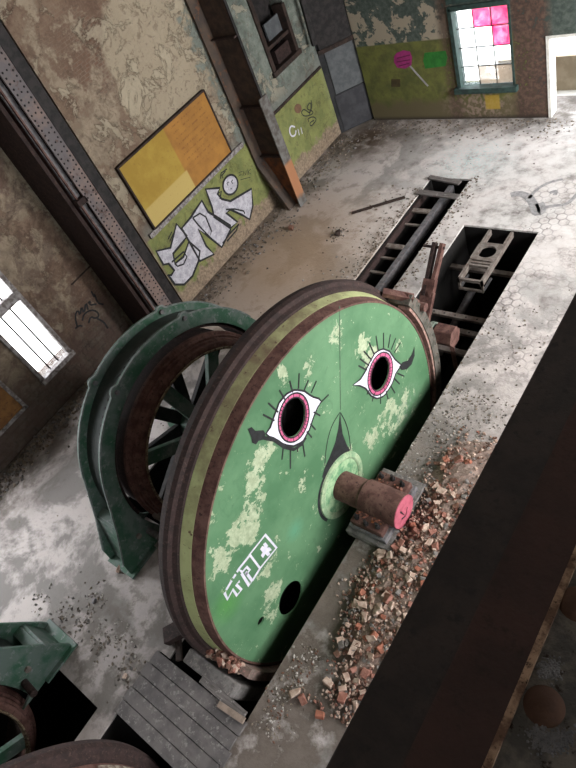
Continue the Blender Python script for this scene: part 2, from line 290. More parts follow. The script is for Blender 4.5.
# ------------------------------------------------------------------ mesh helpers
class MB:
    def __init__(s): s.v = []; s.f = []; s.mi = []; s.k = 0; s.sm = []
    def mat(s, k): s.k = k; return s
    def add(s, vs, fs, smooth=False):
        o = len(s.v); s.v += [tuple(v) for v in vs]
        for f in fs: s.f.append(tuple(i + o for i in f)); s.mi.append(s.k); s.sm.append(smooth)
        return s
    def box(s, x0, x1, y0, y1, z0, z1):
        vs = [(x, y, z) for x in (x0, x1) for y in (y0, y1) for z in (z0, z1)]
        return s.add(vs, [(0, 1, 3, 2), (4, 6, 7, 5), (0, 4, 5, 1), (2, 3, 7, 6), (0, 2, 6, 4), (1, 5, 7, 3)])
    def bar(s, a, b, w, h, up=(0, 0, 1)):
        a = Vector(a); b = Vector(b); d = (b - a).normalized(); u = Vector(up)
        r = d.cross(u)
        if r.length < 1e-4: r = d.cross(Vector((0, 1, 0)))
        r.normalize(); u = r.cross(d).normalized(); r *= w / 2; u *= h / 2
        vs = [a - r - u, a + r - u, a + r + u, a - r + u, b - r - u, b + r - u, b + r + u, b - r + u]
        return s.add(vs, [(3, 2, 1, 0), (4, 5, 6, 7), (0, 1, 5, 4), (1, 2, 6, 5), (2, 3, 7, 6), (3, 0, 4, 7)])
    def cyl(s, a, b, r0, r1=None, n=20, cap=True, smooth=True):
        r1 = r0 if r1 is None else r1
        a = Vector(a); b = Vector(b); d = (b - a).normalized()
        t = d.cross(Vector((0, 0, 1)));
        if t.length < 1e-3: t = d.cross(Vector((0, 1, 0)))
        t.normalize(); w = d.cross(t)
        vs = []
        for c, r in ((a, r0), (b, r1)):
            for i in range(n): vs.append(c + (t * math.cos(2 * PI * i / n) + w * math.sin(2 * PI * i / n)) * r)
        s.add(vs, [(i, (i + 1) % n, n + (i + 1) % n, n + i) for i in range(n)], smooth)
        if cap: s.add(vs, [tuple(range(n - 1, -1, -1)), tuple(range(n, 2 * n))])
        return s
    def lathe_x(s, prof, yc, zc, n=128, a0=0.0, a1=2 * PI, closed_prof=True, mats=None):
        """profile [(x, r)] swept about the X axis through (yc, zc)"""
        full = abs(a1 - a0 - 2 * PI) < 1e-6; m = n if full else n + 1; k = len(prof); vs = []
        for i in range(m):
            a = a0 + (a1 - a0) * i / n
            for (x, r) in prof: vs.append((x, yc + math.cos(a) * r, zc + math.sin(a) * r))
        o = len(s.v); s.v += vs
        for i in range(n):
            j = (i + 1) % m
            for q in range(k if closed_prof else k - 1):
                q2 = (q + 1) % k
                s.f.append((o + i * k + q, o + j * k + q, o + j * k + q2, o + i * k + q2)); s.mi.append(mats[q] if mats else s.k); s.sm.append(False)
        if not full and closed_prof:
            s.f.append(tuple(o + q for q in range(k))); s.mi.append(s.k); s.sm.append(False)
            s.f.append(tuple(o + (m - 1) * k + q for q in range(k - 1, -1, -1))); s.mi.append(s.k); s.sm.append(False)
        return s
    def dome(s, c, n, r, h=None, seg=8):
        """rivet head on a surface point c with normal n"""
        h = h or r * .6; c = Vector(c); n = Vector(n).normalized(); t = n.cross(Vector((.3, .5, .8))).normalized(); w = n.cross(t)
        vs = []
        for (rr, hh) in ((r, 0), (r * .75, h * .7)):
            for i in range(seg): vs.append(c + (t * math.cos(2 * PI * i / seg) + w * math.sin(2 * PI * i / seg)) * rr + n * hh)
        vs.append(c + n * h)
        fs = [(i, (i + 1) % seg, seg + (i + 1) % seg, seg + i) for i in range(seg)] + [(seg + i, seg + (i + 1) % seg, 2 * seg) for i in range(seg)]
        return s.add(vs, fs, True)
    def prism(s, pts, d):
        """closed outline extruded by vector d"""
        d = Vector(d); n = len(pts); a = [Vector(p) for p in pts]; b = [p + d for p in a]
        s.add(a + b, [tuple(range(n - 1, -1, -1)), tuple(range(n, 2 * n))] + [(i, (i + 1) % n, n + (i + 1) % n, n + i) for i in range(n)])
        return s
    def build(s, name, mats, parent=None, bevel=0.0):
        me = bpy.data.meshes.new(name); me.from_pydata(s.v, [], s.f)
        if not isinstance(mats, (list, tuple)): mats = [mats]
        for m in mats: me.materials.append(m)
        for p, i, sm in zip(me.polygons, s.mi, s.sm): p.material_index = min(i, len(mats) - 1); p.use_smooth = sm
        bm = bmesh.new(); bm.from_mesh(me); bmesh.ops.recalc_face_normals(bm, faces=bm.faces); bm.to_mesh(me); bm.free()
        o = bpy.data.objects.new(name, me); COL.objects.link(o)
        if parent:
            o.parent = parent; o.matrix_parent_inverse = Matrix.Translation(-(wl(parent)))
        else:
            xs = [v[0] for v in s.v]; ys = [v[1] for v in s.v]; zs = [v[2] for v in s.v]
            c = Vector(((min(xs) + max(xs)) / 2, (min(ys) + max(ys)) / 2, min(zs)))
            me.transform(Matrix.Translation(-c)); o.location = c
        if bevel:
            b = o.modifiers.new('bevel', 'BEVEL'); b.width = bevel; b.segments = 2; b.limit_method = 'ANGLE'
        return o

def wl(o):
    p = Vector(o.location)
    if o.parent:
        p = wl(o.parent) + (o.matrix_parent_inverse @ o.location.to_4d()).to_3d() if o.type == 'EMPTY' else wl(o.parent) + o.matrix_parent_inverse.translation + o.location
    return p

def tag(o, label, cat, group=None, kind=None):
    o['label'] = label; o['category'] = cat
    if group: o['group'] = group
    if kind: o['kind'] = kind
    return o
def struct(o): o['kind'] = 'structure'; return o
def thing(name, loc, label, cat, group=None):
    o = bpy.data.objects.new(name, None); COL.objects.link(o); o.location = loc; o.empty_display_size = .2
    return tag(o, label, cat, group)

def pmap(pts, ax, val, off=(0, 0), sc=1.0):
    return [at(off[0] + x / sc, off[1] + y / sc, ax, val) for x, y in pts]

def stroke(mb, pts, w, n, closed=False, taper=False, t=.003):
    """painted line of width w lying on a surface with normal n (t thick)"""
    n = Vector(n); P = [Vector(p) for p in pts]; m = len(P); L = []; R = []
    for i in range(m):
        a = P[i - 1] if (i > 0 or closed) else P[i]; b = P[(i + 1) % m] if (i < m - 1 or closed) else P[i]
        d = (b - a); 
        if d.length < 1e-6: d = Vector((0, 1, 0))
        sd = d.normalized().cross(n).normalized(); ww = w / 2 * ((1 - .8 * i / (m - 1)) if taper else 1)
        L.append(P[i] + sd * ww); R.append(P[i] - sd * ww)
    q = n * t; vs = L + R + [v + q for v in L] + [v + q for v in R]; fs = []
    for i in range(m if closed else m - 1):
        j = (i + 1) % m
        fs += [(2 * m + i, 2 * m + j, 3 * m + j, 3 * m + i), (i, m + i, m + j, j), (i, j, 2 * m + j, 2 * m + i), (m + i, 3 * m + i, 3 * m + j, m + j)]
    mb.add(vs, fs)

def smooth_loop(pts, it=2, closed=True):
    P = [Vector(p) for p in pts]
    for _ in range(it):
        Q = []; n = len(P)
        rng = range(n) if closed else range(n - 1)
        if not closed: Q.append(P[0])
        for i in rng:
            a, b = P[i], P[(i + 1) % n]; Q += [a * .75 + b * .25, a * .25 + b * .75]
        if not closed: Q.append(P[-1])
        P = Q
    return P

def ell(cx, cy, a, b, deg, n=36):
    t = math.radians(deg); return [(cx + math.cos(t) * a * math.cos(u) - math.sin(t) * b * math.sin(u), cy + math.sin(t) * a * math.cos(u) + math.cos(t) * b * math.sin(u)) for u in [2 * PI * i / n for i in range(n)]]

# ------------------------------------------------------------------ setting
XL = -13.4; XN = -14.6; YF = 16.75
def grid_wall(name, ax, val, thick, u0, u1, z0, z1, holes, mat):
    """wall on plane axis=val with rectangular holes [(u0,u1,z0,z1)]"""
    us = sorted({u0, u1, *[h[0] for h in holes], *[h[1] for h in holes]}); zs = sorted({z0, z1, *[h[2] for h in holes], *[h[3] for h in holes]})
    bm = bmesh.new(); lo, hi = min(val, val + thick), max(val, val + thick)
    mb = MB()
    def solid(i, j):
        if i < 0 or j < 0 or i >= len(us) - 1 or j >= len(zs) - 1: return False
        cu = (us[i] + us[i + 1]) / 2; cz = (zs[j] + zs[j + 1]) / 2
        return not any(h[0] < cu < h[1] and h[2] < cz < h[3] for h in holes)
    def P(w, u, z): return (w, u, z) if ax == 0 else (u, w, z)
    for i in range(len(us) - 1):
        for j in range(len(zs) - 1):
            if not solid(i, j): continue
            a, b, c, d = us[i], us[i + 1], zs[j], zs[j + 1]
            for w in (lo, hi): mb.add([P(w, a, c), P(w, b, c), P(w, b, d), P(w, a, d)], [(0, 1, 2, 3)])
            for (di, dj, e) in ((-1, 0, ((a, c), (a, d))), (1, 0, ((b, c), (b, d))), (0, -1, ((a, c), (b, c))), (0, 1, ((a, d), (b, d)))):
                if not solid(i + di, j + dj):
                    (ua, za), (ub, zb) = e; mb.add([P(lo, ua, za), P(hi, ua, za), P(hi, ub, zb), P(lo, ub, zb)], [(0, 1, 2, 3)])
    bm.free()
    return struct(mb.build(name, mat))

# left wall openings
wa = at(73, 351, 0, XN); wb = at(43, 382, 0, XN); wt = at(20, 297, 0, XN)
LW = (wb.y - 1.0, wa.y, (wa.z + wb.z) / 2, 6.5)      # near window: from below the sill up to the second light
NCH = (13.75, 15.15, 3.25, 5.6)
grid_wall('wall_left', 0, XL, -1.6, 7.0, 18.0, -.2, 13, [NCH], MT['wall_left'])
WY0, WY1, WZ0, WZ1 = 2.35, 3.72, 1.55, 6.6
WNY1 = at(71, 352, 0, XN).y; 
WNY0 = at(43, 382, 0, XN).y; WNZ0 = at(71, 352, 0, XN).z
grid_wall('wall_left.001', 0, XN, -.5, -9.0, 7.0, -.2, 13, [(WNY0, WNY1, WNZ0, 7.2), (-2.2, -.4, WNZ0, 7.2), (-6.6, -4.8, WNZ0, 7.2)], MT['wall_left'])  # last two openings are unseen, added to brighten the near left floor
DW = (-6.41, -4.2, -.2, 2.24); FW = (-9.13, -7.4, .98, 3.3); FW2 = (-9.13, -7.4, 3.46, 5.2)
grid_wall('wall_far', 1, YF, .45, -12.45, 6.0, -.2, 13, [DW, FW, FW2], MT['wall_far'])
RW = [(y, y + 2.6, 2.6, 9.6) for y in (-6.5, -2.0, 2.5, 7.0, 11.5)]
MT['plain_wall'] = simple('plain_dingy_plaster', (120, 112, 102), (96, 90, 82), 2, .95)
grid_wall('wall_right', 0, 5.5, .5, -9.0, YF + .45, -.2, 13, RW, MT['plain_wall'])
grid_wall('wall_near', 1, -9.0, -.4, -15.6, 6.0, -.2, 13, [], MT['plain_wall'])
struct(MB().box(-15.6, 6, -9.4, 18.2, 13, 13.3).build('ceiling', MT['plain_wall']))

# floor with its pits
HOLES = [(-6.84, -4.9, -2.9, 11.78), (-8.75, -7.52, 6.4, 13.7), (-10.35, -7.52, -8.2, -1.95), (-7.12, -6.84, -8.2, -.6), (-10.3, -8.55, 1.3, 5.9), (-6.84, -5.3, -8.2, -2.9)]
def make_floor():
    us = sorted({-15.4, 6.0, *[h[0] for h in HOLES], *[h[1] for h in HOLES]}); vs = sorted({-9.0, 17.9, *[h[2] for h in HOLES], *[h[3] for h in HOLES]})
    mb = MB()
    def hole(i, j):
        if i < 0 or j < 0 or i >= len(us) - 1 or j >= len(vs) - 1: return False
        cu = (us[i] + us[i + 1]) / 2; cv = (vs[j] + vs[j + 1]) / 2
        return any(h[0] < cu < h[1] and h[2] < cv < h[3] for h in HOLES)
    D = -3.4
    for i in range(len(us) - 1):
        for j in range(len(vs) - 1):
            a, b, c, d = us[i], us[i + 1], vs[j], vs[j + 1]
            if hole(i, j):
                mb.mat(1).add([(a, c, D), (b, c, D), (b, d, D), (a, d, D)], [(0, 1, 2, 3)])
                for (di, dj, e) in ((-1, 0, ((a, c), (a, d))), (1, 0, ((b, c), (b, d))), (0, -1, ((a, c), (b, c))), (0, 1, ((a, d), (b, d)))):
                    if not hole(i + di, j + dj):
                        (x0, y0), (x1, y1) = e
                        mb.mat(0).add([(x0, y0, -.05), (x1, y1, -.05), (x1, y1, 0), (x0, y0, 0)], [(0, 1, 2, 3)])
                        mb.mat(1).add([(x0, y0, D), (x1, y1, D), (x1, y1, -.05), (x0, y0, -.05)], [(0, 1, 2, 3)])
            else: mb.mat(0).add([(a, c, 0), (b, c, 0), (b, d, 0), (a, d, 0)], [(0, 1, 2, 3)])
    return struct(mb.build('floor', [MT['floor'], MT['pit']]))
make_floor()

# outside, beyond the door and window
struct(MB().box(-14, 8, YF + .45, 32, -.25, -.02).build('floor_outside', MT['outside_ground']))
struct(MB().box(-8.55, 8, 18.25, 18.5, -.02, 1.0).build('wall_outside', MT['outside_wall']))
g = MB().box(-30, -15.5, -12, 22, -.6, -.3).build('floor_outside.001', MT['outside_ground']); struct(g)

# far window: frame, glazing bars, panes
def far_window():
    x0, x1, z0, z1 = FW
    fr = MB(); y = YF
    fr.box(x0 - .02, x0 + .10, y - .06, y + .3, z0, z1).box(x1 - .05, x1 + .02, y - .02, y + .3, z0, z1).box(x0, x1, y - .06, y + .3, z1 - .09, z1 + .04)
    fr.box(x0 - .1, x1 + .1, y - .16, y + .25, z0 - .10, z0 + .06)
    w = struct(fr.build('window_1', MT['iron_teal'], bevel=.008))
    gx = [x0 + .12 + (x1 - x0 - .17) * k / 3 for k in range(4)]; gz = [z0 + .06 + (z1 - z0 - .15) * k / 4 for k in range(5)]
    b = MB()
    for gxx in gx[1:3]: b.box(gxx - .012, gxx + .012, y + .1, y + .13, gz[0], gz[4])
    for gzz in gz[1:4]: b.box(gx[0], gx[3], y + .1, y + .13, gzz - .012, gzz + .012)
    b.build('glazing_bars', MT['iron_black'], w)
    kinds = {(1, 3): 'glass_pink', (2, 3): 'glass_pink', (2, 2): 'glass_pink', (1, 0): 'glass_beige', (2, 0): 'glass_beige'}
    for i in range(3):
        for j in range(4):
            k = kinds.get((i, j), 'glass_clear')
            p = MB().box(gx[i] + .01, gx[i + 1] - .01, y + .108, y + .116, gz[j] + .01, gz[j + 1] - .01).build('pane', MT[k], w)
            if k == 'glass_pink': p['label'] = 'pane sprayed pink'
            if k == 'glass_beige': p['label'] = 'dirty beige pane'
    x0, x1, z0, z1 = FW2; f2 = MB()
    f2.box(x0 - .02, x0 + .1, y - .04, y + .3, z0, z1).box(x1 - .06, x1 + .02, y - .04, y + .3, z0, z1).box(x0, x1, y - .06, y + .3, z0 - .05, z0 + .07)
    w2 = struct(f2.build('window_2', MT['iron_teal'])); MB().box(x0 + .1, x1 - .06, y + .1, y + .11, z0 + .07, z1).build('pane', MT['glass_clear'], w2)
far_window()
fr = MB(); fr.box(DW[0] - .07, DW[0] + .012, YF - .02, YF + .4, 0, DW[3] + .06).box(DW[0], DW[1], YF - .02, YF + .1, DW[3] - .012, DW[3] + .06)
struct(fr.build('door_1', simple('glare_white_jamb', (222, 220, 214), (200, 198, 192), 4, .9)))  # jamb coloured near-white so that it reads as overexposed

# left window (white overexposed lights) in the nearer wall
def left_window():
    y0, y1, z0, z1 = WNY0, WNY1, WNZ0, 7.2; x = XN
    f = MB(); f.box(x - .1, x + .10, y1 - .10, y1 + .02, z0, z1).box(x - .1, x + .10, y0 - .02, y0 + .08, z0, z1).box(x - .1, x + .14, y0 - .05, y1 + .05, z0 - .06, z0 + .09)
    zt = at(20, 297, 0, x).z
    f.box(x - .1, x + .08, y0, y1, zt - .02, zt + .24)
    w = struct(f.build('window_3', MT['frame_grey'], bevel=.01))
    b = MB()
    for k in (1, 2):
        yy = y0 + .08 + (y1 - y0 - .18) * k / 3; b.box(x - .03, x - .01, yy - .022, yy + .022, z0, z1)
    b.build('glazing_bars', MT['iron_black'], w)
    MB().box(x - .025, x - .018, y0 + .08, y1 - .1, z0 + .09, zt - .02).build('pane', MT['glass_clear'], w)
    MB().box(x - .025, x - .018, y0 + .08, y1 - .1, zt + .24, z1).build('pane', MT['glass_clear'], w)
left_window()

# angled doorway in the far left corner, its shadow painted dark, with a grey sheet
def corner_door():
    a = Vector((-13.38, 15.95, 0)); b = Vector((-12.47, 16.98, 0)); d = b - a; nrm = Vector((d.y, -d.x, 0)).normalized()
    def slab(mb, u0, u1, z0, z1, out): 
        p, q = a + d * u0, a + d * u1; mb.prism([p + Vector((0, 0, z0)), q + Vector((0, 0, z0)), q + Vector((0, 0, z1)), p + Vector((0, 0, z1))], nrm * out)
    m = MB(); slab(m, 0, 1, 0, 13, .02); o = struct(m.build('door_2', simple('shadowed_doorway', (38, 40, 42), (52, 52, 54), 2, .9)))
    m = MB(); slab(m, .15, .95, 1.35, 2.75, .06); m.build('grey_sheet', MT['panel_grey'], o)
    m = MB(); slab(m, .05, 1, 2.85, 5.2, .12); m.build('shaded_hood', MT['iron_black'], o)  # black slab standing in for shadow in the upper recess
    m = MB(); slab(m, .0, 1, 2.75, 2.88, .16); m.build('lintel', MT['wood_dark'], o)
    m = MB(); slab(m, .1, .97, .05, 1.3, .05); m.build('lower_panel', simple('slate_grey_paint', (50, 50, 54), (62, 62, 66), 3, .8), o)
corner_door()
struct(MB().box(-12.47, -12.44, 16.76, 17.6, 0, 13).build('trim_1', MT['wall_far']))
# ledge under the notice board
struct(MB().box(XL, XL + .07, 7.2, 11.5, 2.36, 2.50).build('trim_3', MT['frame_grey'], bevel=.01))
struct(MB().box(XL, XL + .05, 12.5, 15.9, 2.34, 2.42).build('trim_4', MT['wood_dark']))

# arched niche with its old timber frame
def niche():
    t = thing('niche_frame', (XL, 14.45, 3.2), 'dark rotten timber frame and shelf in the arched niche of the left wall', 'frame')
    y0, y1, z0, z1 = NCH
    m = MB().box(XL - .6, XL - .5, y0 - .05, y1 + .05, z0, z1); m.build('back_panel', MT['iron_black'], t)
    m = MB(); m.box(XL - .35, XL + .06, y0, y0 + .14, z0, z1).box(XL - .35, XL + .06, y1 - .14, y1, z0, z1 - .9).box(XL - .4, XL + .1, y0 - .05, y1 + .05, z0 - .05, z0 + .1)
    m.box(XL - .3, XL, y0 + .1, y1 - .1, z0 + .65, z0 + .75)
    m.build('timber_frame', MT['wood_dark'], t, .01)
    MB().box(XL - .22, XL - .16, y0 + .5, y1 - .2, z0 + .78, z0 + 1.25).build('grey_board', MT['panel_grey'], t)
    MB().box(XL - .25, XL - .05, y0 + .45, y1 - .25, z0 + .12, z0 + .5).build('broken_box', MT['rust_dark'], t)
niche()

# ------------------------------------------------------------------ steel columns on the left wall
def column_near():
    t = thing('riveted_column', (-13.2, 6.5, 0), 'riveted grey and brown steel column nearest the left window', 'column')
    k = 12.9 / 13.3
    X = -13.15
    def Y(v): return v * k
    # grey riveted cover plate
    m = MB().box(X - .06, X, Y(6.36), Y(6.74), 0, 13)
    for i in range(110):
        z = .15 + i * .115
        m.mat(1).dome((X, Y(6.43), z), (1, 0, 0), .026, seg=6); m.dome((X, Y(6.67), z + .05), (1, 0, 0), .026, seg=6)
        if i % 2: m.dome((X, Y(6.55), z), (1, 0, 0), .024, seg=6)
    m.build('riveted_plate', [simple('column_grey_paint', (96, 90, 92), (122, 104, 98), 1.2, .7, 0, (82, 66, 62)), MT['iron_black']], t)
    MB().box(X - .9, X + .02, Y(6.74), Y(7.03), 0, 13).build('dark_flange', MT['iron_black'], t).__setitem__('label', 'black flange')
    MB().box(X - .22, X - .16, Y(6.18), Y(6.38), 0, 13).build('channel_web', MT['iron'], t)
    MB().box(X - .5, X - .10, Y(6.20), Y(6.24), 0, 13).build('angle_bar', MT['rust'], t)
    MB().box(X - 1.5, X - .2, Y(6.00), Y(6.10), 0, 13).build('back_flange', MT['rust_dark'], t)
    MB().box(X - 1.6, X - .5, Y(6.1), Y(6.9), 0, 13).build('core', MT['iron_black'], t)
    MB().box(X - .2, X + .0, Y(6.12), Y(6.4), 4.35, 4.5).build('batten_plate', MT['rust_dark'], t)
column_near()

def column_far():
    t = thing('tapered_column', (-12.9, 12.0, 0), 'rusty steel column with tapered orange foot between two green wall panels', 'column')
    yw = 12.0; xb = -13.32; xf = -12.42
    prof = [(xb, 13), (xb, 1.55), (-12.75, 0.0)]
    # back flange which kicks forward at the foot
    m = MB(); m.prism([(xb - .03, yw - .36, 13), (xb + .03, yw - .36, 13), (xb + .03, yw - .36, 1.6), (-12.68, yw - .36, 0), (-12.8, yw - .36, 0), (xb - .03, yw - .36, 1.5)], (0, .72, 0))
    m.build('back_flange', simple('column_brown', (66, 58, 54), (86, 72, 62), 1.5, .85, 0, (104, 70, 50)), t)
    w = MB(); w.prism([(xb + .03, yw, 13), (xf, yw, 13), (xf, yw, 0), (-12.7, yw, 0), (xb + .03, yw, 1.58)], (0, .03, 0))
    m2 = NT('column_web_rust'); S = m2.sep(m2.P); f = m2.noise(m2.P, 4, 6, .6)
    c = m2.mix(m2.ramp(m2.math('ADD', S[2], m2.math('MULTIPLY', f, 1.0)), 2.4, 1.9), m2.mix(m2.ramp(f, .4, .6), (50, 42, 38), (72, 56, 48)), m2.mix(m2.ramp(f, .4, .6), (124, 76, 46), (84, 54, 40)))
    w.build('web', m2.col(c, .85), t)
    s = MB()
    for z in (1.75, 3.3, 5.2): MB().box(xb + .05, xf, yw - .14, yw, z, z + .04).build('stiffener', MT['rust_dark'], t)
    f = MB().box(xf, xf + .04, yw - .16, yw + .2, 0, 3.55)
    m3 = NT('column_front_rust'); S = m3.sep(m3.P); q = m3.noise(m3.P, 5, 5, .6)
    c = m3.mix(m3.math('MULTIPLY', m3.ramp(S[2], 1.55, 1.45), m3.ramp(m3.math('ADD', S[2], m3.math('MULTIPLY', q, .4)), .45, .65)), m3.mix(m3.ramp(q, .4, .6), (104, 102, 100), (76, 70, 66)), (150, 104, 74))
    f.build('front_flange', m3.col(c, .8), t)
    MB().box(xf - .02, xf + .02, yw - .02, yw + .06, 3.55, 13).build('upper_edge', MT['iron_black'], t)
column_far()
tag(MB().bar((-13.1, 15.6, 3.2), (-12.95, 15.9, 13), .14, .14).build('wall_pipe', MT['iron_black']), 'dark vertical pipe rising up the far end of the left wall', 'pipe')

# ------------------------------------------------------------------ notice boards
def board():
    t = thing('notice_board', (XL, 9.2, 2.55), 'large yellow and orange notice board with faded writing on the left wall', 'board')
    y0, y1, z0, z1 = 7.45, 10.92, 2.56, 4.36
    MB().box(XL + .05, XL + .1, y0, y1, z0, z1).build('painted_panel', MT['board'], t)
    f = MB(); f.box(XL, XL + .12, y0 - .05, y0, z0 - .04, z1 + .04).box(XL, XL + .12, y1, y1 + .05, z0 - .04, z1 + .04).box(XL, XL + .12, y0, y1, z1, z1 + .05).box(XL, XL + .12, y0, y1, z0 - .05, z0)
    f.build('frame', MT['wood_dark'], t)
board()
def board2():
    a = at(24, 404, 0, XN); z1 = at(24, 404, 0, XN).z
    t = thing('wall_board', (XN, a.y - 1, .2), 'small stained orange board under the left window', 'board')
    MB().box(XN + .02, XN + .06, a.y - 2.4, a.y - .08, z1 - .0, z1 + .95).build('panel', MT['board_old'], t)
    f = MB().box(XN, XN + .09, a.y - .08, a.y + .02, z1 - .1, z1 + 1.0).box(XN, XN + .09, a.y - 2.4, a.y, z1 - .1, z1).box(XN, XN + .09, a.y - 2.4, a.y, z1 + .95, z1 + 1.05)
    f.build('frame', MT['frame_grey'], t)
board2()

# ------------------------------------------------------------------ wall and floor paint
NX = (1, 0, 0); NY = (0, -1, 0); NZ = (0, 0, 1)
def wall_graffiti():
    X = XL + .004; off = (130, 160); sc = 3.84
    L = [[(100, 350), (155, 337), (178, 245), (218, 292), (205, 312), (165, 360), (172, 398), (205, 372), (226, 312), (268, 350), (262, 390), (240, 445), (208, 478), (172, 478), (145, 440), (158, 442), (170, 424), (148, 398), (128, 402)],
         [(198, 262), (235, 218), (248, 196), (275, 156), (300, 200), (330, 217), (385, 252), (385, 268), (352, 335), (306, 298), (262, 266), (292, 330), (322, 362), (268, 388), (236, 330)],
         [(290, 112), (345, 107), (335, 130), (352, 150), (385, 158), (466, 110), (471, 175), (459, 228), (432, 212), (385, 190), (368, 203), (412, 238), (385, 262), (322, 218), (314, 180)]]
    t = thing('wall_graffiti', (XL, 9.2, .6), 'silver block letter graffiti outlined in black on the green wall panel', 'graffiti')
    for k, l in enumerate(L):
        p = pmap(l, 0, X, off, sc)
        MB().prism(p, (.003 + .0015 * k, 0, 0)).build('letter_fill', MT['silver_paint'], t)
        b = MB(); stroke(b, [v + Vector((.004 + .0015 * k, 0, 0)) for v in p], .07, NX, True)
        extra = {0: [[(160, 392), (205, 352), (218, 372), (205, 400), (182, 408), (172, 398)]], 1: [[(240, 222), (268, 205), (290, 218), (312, 272), (306, 296), (262, 250), (240, 222)], [(355, 320), (385, 280), (418, 246), (408, 270), (372, 312)]], 2: [[(368, 190), (400, 188), (436, 196), (440, 206)], [(335, 130), (350, 120), (345, 150)]]}[k]
        for e in extra: stroke(b, [v + Vector((.006, 0, 0)) for v in pmap(e, 0, X, off, sc)], .05, NX)
        b.build('letter_outline', MT['black_paint'], t)
    hd = pmap(ell(385, 95, 28, 38, 10), 0, X, off, sc)
    MB().prism(hd, (.007, 0, 0)).build('round_head', MT['silver_paint'], t)
    b = MB(); stroke(b, [v + Vector((.008, 0, 0)) for v in hd], .06, NX, True); b.build('head_outline', MT['black_paint'], t)
    for e in ([(378, 84), (371, 90), (376, 98)], [(394, 76), (388, 83), (394, 91)], [(386, 108), (389, 112)], [(356, 68), (352, 60), (366, 42)], [(347, 72), (349, 50), (372, 34)], [(145, 305), (160, 275)], [(152, 312), (166, 282)]):
        b = MB(); stroke(b, [v + Vector((.008, 0, 0)) for v in pmap(e, 0, X, off, sc)], .03, NX); b.build('pen_mark', MT['black_paint'], t)
    # small tag above it
    b = MB()
    for e in ([(432, 44), (418, 48), (428, 56), (416, 62)], [(434, 60), (436, 42), (444, 58), (446, 40)], [(452, 36), (454, 56)], [(464, 34), (453, 46), (464, 54)], [(424, 76), (446, 70), (462, 66)]):
        stroke(b, pmap(e, 0, X, off, sc), .018, NX)
    tag(b.build('wall_tag', MT['black_paint']), 'small black tag beside the orange rusted column foot, right of the silver letters', 'graffiti')
    # butterfly scribble on the next panel
    off = (240, 0); sc = 4.11; b = MB()
    for e in ([(252, 462), (262, 446), (290, 470), (292, 412), (270, 448), (298, 455), (300, 470), (262, 480), (252, 462)], [(282, 500), (278, 488), (300, 478), (316, 490), (300, 512), (290, 520), (286, 505), (304, 494)], [(292, 412), (296, 440), (284, 470)]):
        stroke(b, smooth_loop(pmap(e, 0, X, off, sc), 2, False), .035, NX)
    tag(b.build('wall_scribble', MT['black_paint']), 'black looping scribble on the green wall panel beyond the rusty column', 'graffiti')
    b = MB(); b.prism(pmap(ell(238, 446, 15, 20, 0, 16), 0, X, off, sc), (.003, 0, 0))
    tag(b.build('wall_spot', simple('brown_spot', (112, 84, 66), (96, 72, 56))), 'brown round smudge left of the black looping scribble', 'stain')
    b = MB(); stroke(b, smooth_loop(pmap([(226, 522), (208, 516), (202, 540), (212, 562), (228, 556), (230, 536)], 0, X, off, sc), 2, False), .05, NX)
    stroke(b, pmap([(238, 530), (244, 556)], 0, X, off, sc), .03, NX); stroke(b, pmap([(250, 524), (256, 550)], 0, X, off, sc), .03, NX)
    tag(b.build('wall_writing', MT['white_paint']), 'faint white circle and strokes low on the green panel', 'graffiti')
    # scrawl on the near wall by the window
    X = XN + .004; off = (0, 250); sc = 4.52; b = MB()
    for e in ([(350, 350), (338, 300), (352, 268), (362, 300), (368, 250), (380, 292), (388, 232), (398, 270)], [(372, 320), (378, 290), (410, 270), (440, 278), (448, 300), (430, 310), (410, 300), (400, 330)],
              [(412, 186), (430, 220), (425, 190), (440, 240), (468, 246)], [(398, 240), (410, 230), (404, 250), (436, 244)], [(440, 310), (470, 325), (488, 355)], [(340, 355), (360, 340), (372, 345)]):
        stroke(b, smooth_loop(pmap(e, 0, X, off, sc), 1, False), .05, NX)
    tag(b.build('wall_scrawl', MT['black_paint']), 'black illegible scrawl on the brown wall between window and column', 'graffiti')
    b = MB(); stroke(b, pmap([(322, 158), (412, 68)], 0, X, off, sc), .05, NX)
    tag(b.build('wall_groove', MT['wood_dark']), 'long dark scratch above the black scrawl on the brown wall', 'mark')
wall_graffiti()

